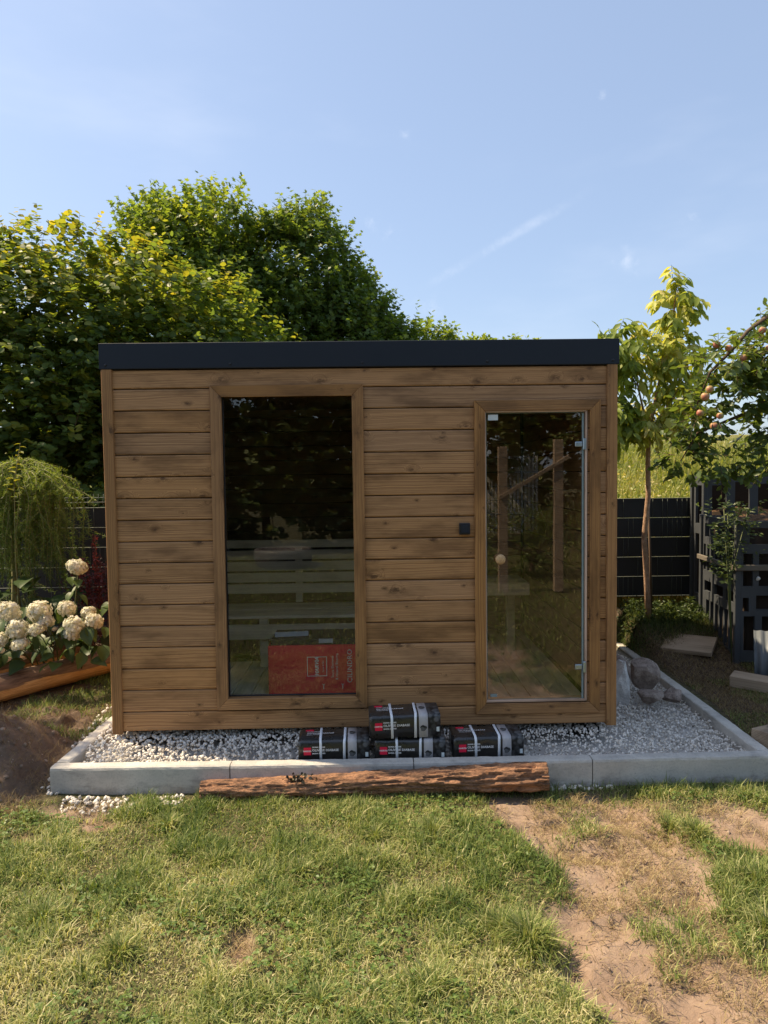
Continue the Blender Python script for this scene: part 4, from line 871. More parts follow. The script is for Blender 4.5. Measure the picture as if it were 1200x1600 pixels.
L = [(np.array([(3.9, 0.75, -0.05), (3.85, 0.72, 0.9), (3.75, 0.70, 1.7), (3.55, 0.62, 2.6)])-rt, np.array([0.085, 0.075, 0.06, 0.045])),
     (np.array([(3.6, 0.64, 2.4), (3.3, 0.55, 2.95), (2.95, 0.5, 2.87), (2.73, 0.5, 2.71), (2.60, 0.5, 2.56), (2.46, 0.5, 2.42), (2.38, 0.52, 2.2)])-rt, np.array([0.035, 0.024, 0.016, 0.0135, 0.012, 0.009, 0.005])),
     (np.array([(3.72, 0.7, 1.8), (3.2, 0.65, 2.2), (2.8, 0.6, 2.15), (2.42, 0.6, 2.0), (2.30, 0.6, 1.8)])-rt, np.array([0.03, 0.02, 0.013, 0.008, 0.004])),
     (np.array([(3.3, 0.65, 2.18), (3.0, 0.65, 1.98), (2.75, 0.65, 1.83)])-rt, np.array([0.014, 0.008, 0.004])),
     (np.array([(3.65, 0.66, 2.2), (3.9, 0.8, 2.9), (4.1, 0.9, 3.2)])-rt, np.array([0.04, 0.02, 0.008]))]
put('trunk', tubes_me('trunk', M_bark, L, 8), ap)
am = lathe('apple', M_apple, [(0.001, 0.026), (0.010, 0.030), (0.024, 0.028), (0.034, 0.014), (0.036, 0.0), (0.031, -0.018), (0.020, -0.030), (0.008, -0.031), (0.001, -0.027)], 16, 'z')
for (x, z) in ((2.45, 2.60), (2.52, 2.57), (2.75, 2.69), (2.80, 2.57), (2.64, 2.51), (2.39, 2.29), (2.355, 2.24), (2.33, 2.13), (2.47, 2.11), (2.44, 2.04), (2.845, 2.42)):
    o = put('apple', am, ap, (x-rt[0], 0.36+random.uniform(-0.02, 0.03)-rt[1], z-0.005), (random.uniform(-0.4, 0.4), random.uniform(-0.4, 0.4), random.uniform(0, 1.2)), (random.uniform(0.64, 0.84),)*3)
    o.data = am

# ------------------------------------------------------------------ fence
def fence(label, x0, x1, y, z0, rows, top_open, post_x):
    t_ = thing('mesh_fence', label, 'fence', (x0, y, z0), group='mesh fence with dark privacy strips'); w = x1-x0; p_ = 0.2
    for i in range(rows): put('privacy_strip', box_me('privacy_strip', M_strip, 0, w, -0.0015, 0.0015, 0.003, p_-0.005, 0), t_, (0, random.uniform(-0.002, 0.002), i*p_))
    H = rows*p_; L = []
    for i in range(rows+1):
        for dy in (-0.009, 0.009): L.append((np.array([(0, dy, i*p_-0.002), (w, dy, i*p_-0.002)]), 0.0028))
    bend = [(H+0.02, -0.0), (H+0.055, -0.035), (H+0.10, 0.0)]
    if top_open:
        L.append((np.array([(0, -0.035, H+0.055), (w, -0.035, H+0.055)]), 0.0028)); L.append((np.array([(0, 0.0, H+0.10), (w, 0.0, H+0.10)]), 0.0028))
    n = int(w/0.05)
    for j in range(n):
        x_ = 0.02+j*0.05
        # each vertical weaves in front of some strips only
        for i in range(rows):
            if hash2(np.array([j]), np.array([i//1]), 5)[0] < 0.42: L.append((np.array([(x_, -0.007, i*p_), (x_, -0.007, (i+1)*p_)]), 0.0018))
        if top_open: L.append((np.array([(x_, 0, H-0.01)]+[(x_, b_, a_) for a_, b_ in bend]+[(x_, 0.0, H+0.135)]), 0.0022))
    put('wire_mesh', tubes_me('wire_mesh', M_wire, L, 4), t_)['kind'] = 'stuff'
    for px2 in post_x: put('post', box_me('post', M_strip, -0.03, 0.03, 0.012, 0.052, -0.3, H+0.10, 0.004), t_, (px2-x0, 0, 0))
fence('left stretch of dark strip fence with bent wire top behind the hydrangea', -5.2, 0.2, 2.72, 0.23, 6, True, (-5.0, -2.45, 0.1))
fence('right stretch of dark strip fence behind the young tree', 0.3, 6.2, 2.74, 0.45, 5, False, (0.5, 5.6))

# ------------------------------------------------------------------ compost bins
def lattice(name, w, h, cells, th=0.025):
    """grey moulded panel: solid sheet with rectangular openings, built as bars"""
    xs = sorted({0, w}|{c[0] for c in cells}|{c[1] for c in cells}); zs = sorted({0, h}|{c[2] for c in cells}|{c[3] for c in cells})
    bm = bmesh.new()
    for a, b in zip(xs, xs[1:]):
        run = None
        for c_, d_ in zip(zs, zs[1:]):
            mx_, mz_ = (a+b)/2, (c_+d_)/2
            open_ = any(q_[0] < mx_ < q_[1] and q_[2] < mz_ < q_[3] for q_ in cells)
            if not open_: run = (run[0], d_) if run else (c_, d_)
            if (open_ or d_ == zs[-1]) and run: add_box(bm, a, b, 0, th, run[0], run[1]); run = None
    bmesh.ops.remove_doubles(bm, verts=bm.verts, dist=0.0005)
    return bm_mesh(name, bm, M_crate)
def bin_(label, loc, rz, w, d_, h, cf, cs, fill, band):
    t_ = thing('compost_bin', label, 'compost bin', loc, (0, 0, rz), group='grey compost bins')
    put('front_panel', lattice('front_panel', w, h, cf), t_); put('back_panel', lattice('back_panel', w, h, cf, 0.025) if d_ > 0.5 else box_me('back_panel', M_shade, 0, w, 0, 0.025, 0, h-0.03), t_, (0, d_-0.025, 0))  # shallow bin gets a near-black back, painting the shade inside it
    s1 = put('side_panel', lattice('side_panel', d_-0.056, h, cs), t_, (0.026, 0.028, 0), (0, 0, HP)); s2 = put('side_panel', lattice('side_panel', d_-0.056, h, cs), t_, (w-0.001, 0.028, 0), (0, 0, HP))
    for (x_, y_) in ((0.0, 0.0), (w, 0.0), (0, d_), (w, d_)): put('corner_post', box_me('corner_post', M_crate, x_-0.022, x_+0.022, y_-0.022, y_+0.022, -0.02, h+0.01, 0.004), t_)
    if fill:
        n_ = 26; xs = np.linspace(0.10, w-0.10, n_); ys = np.linspace(min(0.10, d_*0.4), d_-min(0.10, d_*0.4), n_); X_, Y_ = np.meshgrid(xs, ys); Z_ = fill+0.10*(fbm(X_*9, Y_*9, 5)-0.5)+0.05*np.sin(X_/w*3.1)
        q_ = (np.arange(n_-1)[:, None]*n_+np.arange(n_-1)[None]).ravel()
        V = np.vstack([np.stack([X_, Y_, Z_], -1).reshape(-1, 3)])
        Fq = np.stack([q_, q_+1, q_+n_+1, q_+n_], -1)
        rim = list(range(n_))+[n_*(i+1)-1 for i in range(1, n_)]+[n_*n_-1-i for i in range(1, n_)]+[n_*(n_-1-i) for i in range(1, n_-1)]
        o_ = len(V); low = V[rim].copy(); low[:, 2] = 0.0; V = np.vstack([V, low]); nr_ = len(rim)
        Fr = np.array([(rim[i], rim[(i+1) % nr_], o_+(i+1) % nr_, o_+i)[::-1] for i in range(nr_)])
        put('compost_heap', mesh_np('compost_heap', V, [Fq, Fr], [M_compost, M_shade], None, False, np.concatenate([np.zeros(len(Fq)), np.ones(len(Fr))])), t_)  # heap sides near-black: shade behind the lattice put into the colour
    if band:
        put('band', box_me('band', M_band, -0.03, w+0.03, -0.05, -0.024, band, band+0.05, 0.004), t_); put('band', box_me('band', M_band, -0.05, -0.024, -0.0245, d_, band, band+0.045, 0.004), t_)
    return t_
h = 1.22
cf = [(0.10, 0.34, 1.02, 1.16), (0.05, 0.13, 0.66, 0.94), (0.18, 0.27, 0.66, 0.94), (0.33, 0.55, 0.66, 0.94), (0.05, 0.10, 0.44, 0.56), (0.16, 0.40, 0.46, 0.58), (0.06, 0.15, 0.10, 0.40), (0.21, 0.30, 0.10, 0.40), (0.36, 0.44, 0.10, 0.40), (0.46, 0.70, 1.02, 1.16), (0.60, 0.70, 0.66, 0.94), (0.50, 0.70, 0.10, 0.56)]
cs = [(0.05, 0.20, 1.02, 1.15), (0.26, 0.44, 1.02, 1.15), (0.50, 0.62, 1.02, 1.15), (0.66, 0.78, 1.02, 1.15)]
cs += [(0.05+0.10*i, 0.11+0.10*i, 0.70, 0.95) for i in range(8)] + [(0.05, 0.22, 0.50, 0.60), (0.30, 0.52, 0.50, 0.60), (0.6, 0.78, 0.50, 0.60)] + [(0.05+0.12*i, 0.13+0.12*i, 0.08, 0.42) for i in range(6)]
bin_('grey plastic lattice compost bin full of brown compost at the right edge', (3.185, 1.52, 0.07), math.radians(-6), 0.82, 0.88, h, cf, cs, 1.17, 0.80)
bin_('second grey compost bin standing behind the first one', (3.30, 2.40, 0.30), math.radians(-3), 0.80, 0.30, 1.37, [(0.07, 0.21, 0.78, 1.28), (0.29, 0.43, 0.60, 1.31), (0.51, 0.72, 0.7, 1.29), (0.1, 0.7, 0.2, 0.55)], [(0.05, 0.20, 0.9, 1.28), (0.05, 0.2, 0.2, 0.8)], 1.0, 0)
tag(put('steel_rod', tubes_me('steel_rod', M_sheet, [(np.array([(3.40, 1.38, 0.10), (3.43, 1.44, 0.55), (3.47, 1.48, 1.0)]), 0.012)], 8)), 'thin grey rod leaning on the front of the compost bin', 'rod')
boulder('snail_shell', 'small white shell stuck on the front of the compost bin', 'shell', (3.35, 1.49, 0.80), (0.022, 0.016, 0.020), M_white, 31)

# ------------------------------------------------------------------ plants at the left
def petals_head(seed, rx, rz, n=250):
    r = np.random.default_rng(seed); d_ = unit(r.normal(size=(n*2, 3))); d_ = d_[d_[:, 2] > -0.55][:n]; n = len(d_)
    p_ = d_*np.array([rx, rx, rz])*(1+r.normal(0, 0.08, (n, 1))); up = np.array([0, 0, 1.0]); V, F, A_ = [], [], []
    for i in range(n):
        nrm2 = unit(d_[i]+r.normal(0, 0.25, 3)); x_ = unit(np.cross(nrm2, r.normal(size=3))); y_ = np.cross(nrm2, x_); s = 0.0150*r.uniform(0.8, 1.25); rv = r.random()
        for q_ in range(4):
            a_ = q_*HP; dx = x_*math.cos(a_)+y_*math.sin(a_); dy = -x_*math.sin(a_)+y_*math.cos(a_); o_ = len(V)
            V += [p_[i], p_[i]+(dx*0.55+dy*0.45)*s+nrm2*0.002, p_[i]+dx*1.05*s-nrm2*0.0015, p_[i]+(dx*0.55-dy*0.45)*s+nrm2*0.002]
            F.append((o_, o_+1, o_+2, o_+3)); A_ += [rv*0.9, rv, rv, rv]
    bm = bmesh.new(); bmesh.ops.create_icosphere(bm, subdivisions=2, radius=1.0); iv = np.array([v.co[:] for v in bm.verts])*np.array([rx, rx, rz])*0.80; iF = np.array([[v.index for v in f.verts] for f in bm.faces]); bm.free()
    o_ = len(V)
    return mesh_np('flower_head', np.vstack([np.array(V), iv]), [np.array(F), iF+o_], M_petal, {'rnd': np.concatenate([A_, np.full(len(iv), 0.25)])})
HM = [petals_head(1, 0.088, 0.075), petals_head(2, 0.075, 0.066), petals_head(3, 0.080, 0.050)]
hy = thing('hydrangea', 'hydrangea bush with large creamy white flower heads beside the logs', 'hydrangea', (-2.75, 1.25, 0.1)); rt = np.array([-2.75, 1.25, 0.1])
heads = [(-2.77, 1.0, 0.70, 0, 1.1), (-2.66, 0.92, 0.58, 0, 0.98), (-2.53, 1.0, 0.70, 0, 1.02), (-2.36, 1.1, 0.70, 1, 0.90), (-2.52, 0.93, 0.575, 1, 0.88), (-2.47, 0.98, 0.63, 1, 0.80), (-2.27, 1.02, 0.58, 0, 0.98), (-2.285, 1.0, 0.52, 1, 0.8), (-2.13, 1.05, 0.605, 1, 0.92), (-2.20, 1.12, 0.66, 1, 0.75),
         (-2.37, 1.35, 1.00, 2, 1.0), (-2.80, 0.9, 0.50, 1, 0.85), (-2.62, 0.86, 0.48, 2, 0.8), (-3.05, 1.1, 0.72, 0, 1.0), (-3.0, 1.0, 0.56, 1, 1.0)]
ST = []
for x, y, z, v, s in heads:
    put('flower_head', HM[v], hy, (x-rt[0], y-rt[1], z-rt[2]), (random.uniform(-0.6, -0.2), random.uniform(-0.3, 0.3), random.uniform(0, 6)), (s*0.93, s*0.93, s*random.uniform(0.88, 1.04)))
    b_ = np.array([-2.62+(x+2.62)*0.5, 1.35, 0.12]); e_ = np.array([x, y+0.02, z-0.04]); ST.append((np.stack([b_, (b_+e_)/2+np.array([0, 0.05, 0.06]), e_])-rt, np.array([0.006, 0.005, 0.004])))
put('stems', tubes_me('stems', M_stem, ST, 5), hy)
def big_leaf(seed, m, wd=0.36, nm='leaf'):
    r = np.random.default_rng(seed); n = 7; V, A_ = [], []
    for i in range(n):
        t_ = i/(n-1); w = wd*math.sin(math.pi*min(1, t_**0.75))*1.0+0.001; zc = -0.35*t_**2
        for s in (-1, -0.5, 0, 0.5, 1): V.append((s*w, t_, zc+0.10*abs(s)*w/wd+r.normal(0, 0.006))); A_.append(0.35+0.3*r.random())
    F = [(5*i+j, 5*i+j+1, 5*i+5+j+1, 5*i+5+j) for i in range(n-1) for j in range(4)]
    return mesh_np(nm, V, np.array(F), m, {'rnd': np.clip(np.array(A_)+r.uniform(-0.3, 0.4), 0, 1)}, True)
LM = [big_leaf(i, M_hyd_leaf) for i in range(5)]
for i in range(95):
    x, y, z = random.uniform(-3.15, -2.1), random.uniform(0.98, 1.5), random.uniform(0.28, 0.72)
    if y < 1.08 and z > 0.62: z -= 0.12
    s = random.uniform(0.11, 0.17)
    put('leaf', LM[i % 5], hy, (x-rt[0], y-rt[1], z-rt[2]), (random.uniform(-0.9, 0.1), random.uniform(-0.5, 0.5), random.uniform(1.8, 4.5)), (s, s, s))
for (x, y, z) in ((-2.36, 1.33, 0.90), (-2.32, 1.33, 0.85), (-2.40, 1.33, 0.80), (-2.34, 1.3, 0.78), (-2.42, 1.34, 0.92)):
    put('leaf', LM[2], hy, (x-rt[0], y-rt[1], z-rt[2]), (random.uniform(-0.6, 0), 0, random.uniform(1.5, 4.7)), (0.11,)*3)

pl = thing('bergenia', 'low plant with broad glossy green leaves under the weeping larch', 'plant', (-2.95, 1.75, 0.2)); rt = np.array([-2.95, 1.75, 0.2])
LB = [big_leaf(20+i, M_hyd_leaf, 0.42) for i in range(3)]
for i in range(46):
    x, y = random.uniform(-3.45, -2.35), random.uniform(1.55, 2.05); z = random.uniform(0.45, 0.92) - 0.25*sst(-2.8, -2.4, x)
    s = random.uniform(0.15, 0.24); put('leaf', LB[i % 3], pl, (x-rt[0], y-rt[1], float(z)-rt[2]), (random.uniform(-0.7, 0.3), random.uniform(-0.4, 0.4), random.uniform(1.6, 4.7)), (s, s, s))
put('stems', tubes_me('stems', M_stem, [(np.array([(random.uniform(-0.4, 0.4), random.uniform(-0.15, 0.2), -0.1), (random.uniform(-0.45, 0.5), random.uniform(-0.2, 0.25), 0.5)]), 0.006) for _ in range(30)], 4), pl)

# weeping larch
r = np.random.default_rng(101)
la = thing('weeping_larch', 'weeping larch with yellow-green branches hanging to the ground at the left edge', 'larch', (-3.25, 2.05, 0.1)); rt = np.array([-3.25, 2.05, 0.1])
BR = [(np.array([(-3.25, 2.05, 0.05), (-3.22, 2.05, 0.8), (-3.2, 2.03, 1.5), (-3.1, 2.0, 1.83)])-rt, np.array([0.035, 0.03, 0.025, 0.015]))]
NP, NY, NS, NR = [], [], [], []
for i in range(185):
    a_ = r.uniform(0, 2*math.pi); L0 = r.uniform(0.10, 0.60)*r.uniform(0.7, 1.12); zt = r.uniform(1.66, 1.84)-0.16*L0; hgt = r.uniform(0.45, 1.30)*(0.6+0.4*L0/0.6) if r.random() < 0.78 else r.uniform(-0.02, 0.12)
    dx, dy = math.cos(a_), math.sin(a_)*0.6
    pts = np.array([(-3.1+dx*L0*t_, 1.98+dy*L0*t_, zt+0.10*math.sin(t_*math.pi)) for t_ in np.linspace(0.1, 0.85, 5)]+[(-3.1+dx*L0*(0.93+0.08*t_)+0.02*math.sin(t_*6+i), 1.98+dy*L0*(0.93+0.08*t_)+0.02*math.cos(t_*5+i), zt-hgt*t_**1.15) for t_ in np.linspace(0.08, 1, 9)])
    BR.append((pts-rt, np.linspace(0.006, 0.0018, len(pts))))
    seg_ = np.linalg.norm(np.diff(pts, axis=0), axis=1); cum = np.append(0, np.cumsum(seg_)); nt = int(cum[-1]/0.017)
    for s in np.linspace(0.1*cum[-1], cum[-1], nt):
        c_ = np.array([np.interp(s, cum, pts[:, k2]) for k2 in range(3)])
        kk = 7; dirs = unit(r.normal(size=(kk, 3))+np.array([0, 0, -0.1])); NP.append(np.repeat(c_[None], kk, 0)); NY.append(dirs); NS.append(np.full(kk, 0.030)*r.uniform(0.7, 1.3, kk)); NR.append(np.clip(r.random(kk)*0.5+0.6*(c_[2]-1.2), 0, 1))
    if r.random() < 0.75:
        for _ in range(3):
            s = r.uniform(0.3, 0.9)*cum[-1]; c_ = np.array([np.interp(s, cum, pts[:, k2]) for k2 in range(3)]); e_ = c_+np.array([r.normal(0, 0.10), r.normal(0, 0.10), r.uniform(-0.22, -0.03)])
            BR.append((np.stack([c_, (c_+e_)/2+[0, 0, 0.015], e_])-rt, np.array([0.002, 0.0018, 0.0012])))
            for t_ in np.linspace(0.2, 1, 10):
                kk = 6; NP.append(np.repeat((c_+(e_-c_)*t_)[None], kk, 0)); NY.append(unit(r.normal(size=(kk, 3)))); NS.append(np.full(kk, 0.028)); NR.append(np.clip(r.random(kk)*0.6+0.5*(c_[2]-1.2), 0, 1))
NP, NY, NS, NR = np.vstack(NP), np.vstack(NY), np.concatenate(NS), np.concatenate(NR)
ndl = (np.array([(-0.045, 0, 0), (0.045, 0, 0), (0.03, 1, 0), (-0.03, 1, 0)]), np.array([(0, 1, 2), (0, 2, 3)]))
put('needles', leaves('needles', ndl, NP-rt, NY, r.normal(size=NP.shape), NS, NR, M_larch), la)
put('branches', tubes_me('branches', M_larchtwig, BR, 4), la)
fs = thing('golden_shoot', 'young golden-leaved shoot standing up above the larch', 'plant', (-3.02, 1.75, 0.15)); rt = np.array([-3.02, 1.75, 0.15])
pts = np.array([(-3.02, 1.75, 0.15), (-3.06, 1.75, 1.0), (-3.04, 1.74, 1.7), (-2.97, 1.73, 2.04)])
put('stem', tubes_me('stem', M_larchtwig, [(pts-rt, np.array([0.008, 0.007, 0.005, 0.002]))], 5), fs)
GL = [big_leaf(40+i, M_gold, 0.20) for i in range(3)]
for i in range(18):
    t_ = i/17; z = 1.60+0.43*t_; x = np.interp(z, pts[:, 2], pts[:, 0]); s = 0.095*(1-0.45*t_)
    put('leaf', GL[i % 3], fs, (x-rt[0], 1.735-rt[1], z-rt[2]), (random.uniform(0.1, 0.6), 0, (HP if i % 2 else -HP)+random.uniform(-0.8, 0.8)), (s, s, s))
# barberry
r = np.random.default_rng(111)
bb = thing('barberry', 'dark red barberry shrub between the hydrangea and the cabin corner', 'shrub', (-2.35, 1.95, 0.1)); rt = np.array([-2.35, 1.95, 0.1])
bp, bn = shell([(-2.40, 1.95, 0.55, 0.32, 0.2, 0.42), (-2.25, 1.95, 0.75, 0.16, 0.15, 0.2)], 420, r, inner=0.7, thr=0.3, clump=4, seed=5)
pos, yd, nm, sz_, rn, tub = sprigs(bp, bn, r, 0.10, 8, 0.026, up=0.9, jitter=0.6)
rn = rn*0.55
up_p, up_y, up_s = [], [], []
SH = []
for (x, z0, z1) in ((-2.43, 0.6, 1.22), (-2.56, 0.6, 1.0), (-2.40, 0.5, 0.86), (-2.28, 0.5, 0.80), (-2.50, 0.5, 0.95), (-2.22, 0.5, 0.9)):
    SH.append((np.array([(x, 1.93, z0), (x+0.01, 1.9, z1)])-rt, 0.003))
    for z in np.linspace(z0, z1, 60):
        for _ in range(3): up_p.append((x+r.normal(0, 0.008), 1.91+r.normal(0, 0.008), z)); up_y.append(unit(r.normal(size=3)+np.array([0, 0, 0.6]))); up_s.append(0.034*r.uniform(0.7, 1.2))
pos = np.vstack([pos, up_p]); yd = np.vstack([yd, up_y]); nm = np.vstack([nm, unit(r.normal(size=(len(up_p), 3)))]); sz_ = np.concatenate([sz_, up_s]); rn = np.concatenate([rn, r.uniform(0.4, 1.0, len(up_p))])
put('foliage', leaves('foliage', T_OVAL, pos-rt, yd, nm, sz_, rn, M_barb), bb); put('stems', tubes_me('stems', M_twig, SH+[(np.array([(-2.35, 1.95, 0.08), (x, 1.95, 0.6)])-rt, 0.005) for x in (-2.55, -2.45, -2.35, -2.25, -2.18)], 4), bb)

# ------------------------------------------------------------------ grasses
def blades(x, y, h, w, lean, r, zoff=0.0, az=None, curl=1.0):
    n = len(x); z = G(x, y)+zoff; az = r.uniform(0, 2*math.pi, n) if az is None else az
    d_ = np.stack([np.cos(az), np.sin(az), np.zeros(n)], -1); s = np.stack([-np.sin(az+r.normal(0, 0.5, n)), np.cos(az), np.zeros(n)], -1)
    B_ = np.stack([x, y, z-0.006], -1); up = np.array([0, 0, 1.0]); c_, l_ = np.cos(lean), np.sin(lean)
    mid = B_+up*(h*0.55*np.cos(lean*0.6))[:, None]+d_*(h*0.55*np.sin(lean*0.6))[:, None]
    tip = mid+up*(h*0.5*np.cos(lean*(1+0.7*curl)))[:, None]+d_*(h*0.5*np.sin(lean*(1+0.7*curl)))[:, None]
    tip[:, 2] = np.maximum(tip[:, 2], z+0.004)
    V = np.stack([B_-s*w[:, None], B_+s*w[:, None], mid+s*(w*0.8)[:, None], mid-s*(w*0.8)[:, None], tip], 1).reshape(-1, 3)
    i = np.arange(n)[:, None]*5
    return V, (i+np.array([[0, 1, 2, 3]])), (i+np.array([[3, 2, 4]]))
def grass_obj(name, label, cat, sets, m):
    V, Q, T, A_, o_ = [], [], [], [], 0
    for (v, q_, t_, a_) in sets: V.append(v); Q.append(q_+o_); T.append(t_+o_); A_.append(np.repeat(a_, 5)); o_ += len(v)
    return tag(put(name, mesh_np(name, np.vstack(V), [np.vstack(Q), np.vstack(T)], m, {'rnd': np.clip(np.concatenate(A_), 0, 1)})), label, cat, kind='stuff')
r = np.random.default_rng(200)
def scatter(n, x0, x1, y0, y1): return r.uniform(x0, x1, n), r.uniform(y0, y1, n)
def tone(x, y): return 0.9*(fbm(x*1.4, y*1.4, 7, 4)-0.5)+0.7*(fbm(x*5, y*5, 13, 3)-0.5)
x, y = scatter(300000, -2.9, 3.0, -2.75, -0.52)
fr = np.abs(x) < 0.35+0.56*(y+4.7)+0.15
hump = fbm(x*5.5, y*5.5, 15, 3)
kp = fr & (soilmask(x, y) < r.uniform(0.02, 1.0, len(x))**1.3) & (r.random(len(x)) < 0.35+0.95*hump); x, y, hump = x[kp], y[kp], hump[kp]; n = len(x)
edge = sst(-0.62, -0.52, y)
hgt = r.uniform(0.022, 0.062, n)*(0.55+1.1*sst(0.35, 0.72, hump)); a_ = 0.44+tone(x, y)+r.normal(0, 0.26, n)-0.15*sst(0.5, 0.7, hump)
sets = [blades(x, y, hgt*1.15, r.uniform(0.0011, 0.0030, n), np.clip(r.normal(0.95, 0.42, n), 0.1, 1.6), r)+(a_,)]
for (cx, cy, rad, nb, h_) in ((0.66, -1.90, 0.13, 1300, 0.15), (0.56, -1.80, 0.12, 900, 0.11), (0.35, -0.98, 0.13, 900, 0.10), (0.05, -1.02, 0.08, 450, 0.09), (-0.72, -1.22, 0.12, 700, 0.09), (-0.30, -1.35, 0.09, 450, 0.09), (-1.35, -1.68, 0.17, 1100, 0.10), (-0.95, -1.9, 0.14, 800, 0.09), (0.25, -2.15, 0.16, 900, 0.10),
                          (1.78, -1.50, 0.22, 900, 0.12), (1.66, -1.85, 0.18, 700, 0.14), (1.95, -1.75, 0.24, 900, 0.13), (1.72, -1.02, 0.13, 900, 0.10), (1.62, -0.92, 0.10, 600, 0.08), (-1.05, -0.85, 0.10, 500, 0.10), (-0.15, -2.2, 0.14, 600, 0.09), (0.1, -1.6, 0.12, 500, 0.08)):
    nb = int(nb*0.8); rr = rad*0.75*np.abs(r.normal(size=nb))*(1+0.5*np.sin(3*cx*40+np.arange(nb)%7)); th = r.uniform(0, 2*math.pi, nb); tx, ty = cx+rr*np.cos(th), cy+rr*np.sin(th)
    sets.append(blades(tx, ty, h_*r.uniform(0.5, 1.15, nb)*np.exp(-(rr/rad)**2*0.5), r.uniform(0.0014, 0.0032, nb), np.clip(r.normal(0.75, 0.3, nb), 0.05, 1.4), r, az=th+r.normal(0, 0.9, nb))+(0.44+r.normal(0, 0.24, nb),))
# strip against kerb and log
x, y = scatter(9000, -1.0, 2.9, -0.66, -0.47); kp = (soilmask(x, y) < 0.6) | (x > 1.35); x, y = x[kp], y[kp]; n = len(x)
sets.append(blades(x, y, r.uniform(0.02, 0.07, n), r.uniform(0.001, 0.002, n), np.clip(r.normal(0.6, 0.35, n), 0, 1.4), r)+(0.3+r.normal(0, 0.2, n),))
# sparse lawn behind the camera, for the glass
x, y = scatter(26000, -5, 5, -12, -2.7); n = len(x)
sets.append(blades(x, y, r.uniform(0.05, 0.09, n), r.uniform(0.004, 0.008, n), np.clip(r.normal(0.8, 0.4, n), 0, 1.5), r)+(0.35+r.normal(0, 0.2, n),))
# left bank tuft between log and kerb, right strip
x, y = scatter(6500, -2.6, -1.83, 0.25, 1.7); kp = fbm(x*4, y*4, 3) > 0.42; x, y = x[kp], y[kp]; n = len(x)
sets.append(blades(x, y, r.uniform(0.03, 0.10, n), r.uniform(0.0012, 0.0022, n), np.clip(r.normal(0.8, 0.35, n), 0, 1.5), r)+(0.2+r.normal(0, 0.2, n),))
x, y = scatter(30000, 2.56, 3.6, -0.4, 2.3); kp = (fbm(x*3, y*3, 8) > 0.46) & (y < 1.5); x, y = x[kp], y[kp]; n = len(x)
sets.append(blades(x, y, r.uniform(0.02, 0.06, n), r.uniform(0.0012, 0.002, n), np.clip(r.normal(0.95, 0.35, n), 0, 1.6), r)+(0.25+r.normal(0, 0.25, n),))
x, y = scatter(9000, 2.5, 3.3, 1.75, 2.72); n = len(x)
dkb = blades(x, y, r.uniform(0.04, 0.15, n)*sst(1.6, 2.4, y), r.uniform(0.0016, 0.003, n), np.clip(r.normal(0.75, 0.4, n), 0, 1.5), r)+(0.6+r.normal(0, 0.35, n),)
grass_obj('shade_toned_grass', 'long rough grass at the foot of the fence around the young tree', 'grass', [dkb], M_dkweed)  # dark blade colour stands in for shade along the fence
grass_obj('lawn_grass', 'uneven mown grass of the lawn in front of the kerb', 'grass', sets, M_grass)
# straw and dry thatch
x, y = scatter(130000, -2.6, 2.9, -2.75, -0.52); s_ = soilmask(x, y); pr = 0.07+0.75*(s_ > 0.15)*sst(0.42, 0.60, fbm(x*5, y*5, 33))*sst(0.1, 1, s_+0.3)
kp = r.random(len(x)) < pr; x, y = x[kp], y[kp]; n = len(x)
st = [blades(x, y, r.uniform(0.03, 0.075, n), r.uniform(0.0008, 0.0016, n), r.uniform(1.15, 1.55, n), r, 0.008, curl=0.1)+(r.random(n),)]
x, y = scatter(3500, -2.9, -1.9, -0.7, 0.9); n = len(x)
st.append(blades(x, y, r.uniform(0.03, 0.09, n), r.uniform(0.0008, 0.0016, n), r.uniform(1.0, 1.5, n), r, 0.008, curl=0.1)+(r.random(n)*0.5,))
x, y = scatter(12000, 2.56, 3.3, -0.35, 2.6); n = len(x)
st.append(blades(x, y, r.uniform(0.02, 0.08, n), r.uniform(0.001, 0.002, n), r.uniform(1.1, 1.55, n), r, 0.008, curl=0.1)+(r.random(n)*0.6,))
grass_obj('dry_straw', 'flattened straw and dead grass on the bare sandy patches', 'straw', st, M_straw)
r = np.random.default_rng(215); x, y = scatter(15000, -2.9, 2.7, -2.75, 0.9); s_ = soilmask(x, y); kp = (s_ > 0.35) & (fbm(x*5, y*5, 83) > 0.44) & ((y < -0.46) | (x < -1.9)); x, y = x[kp], y[kp]; n = len(x)
P_ = np.stack([x, y, G(x, y)+0.001], -1)
k = M('soil_clod'); k.set(k.mix(k.attr('rnd'), (0.17, 0.122, 0.090, 1), (0.35, 0.27, 0.205, 1)), 0.95, 0, 0.1); k.bump(k.noise(k.pos(), 150, 3), 0.5, 0.004)
tag(put('soil_clods', stones('soil_clods', P_, 0.0025+np.where(x < -1.85, 0.020, 0.010)*r.random(n)**4, k.m, r)), 'crumbs and small clods of sandy soil on the bare patches', 'soil', kind='stuff')
r = np.random.default_rng(216)
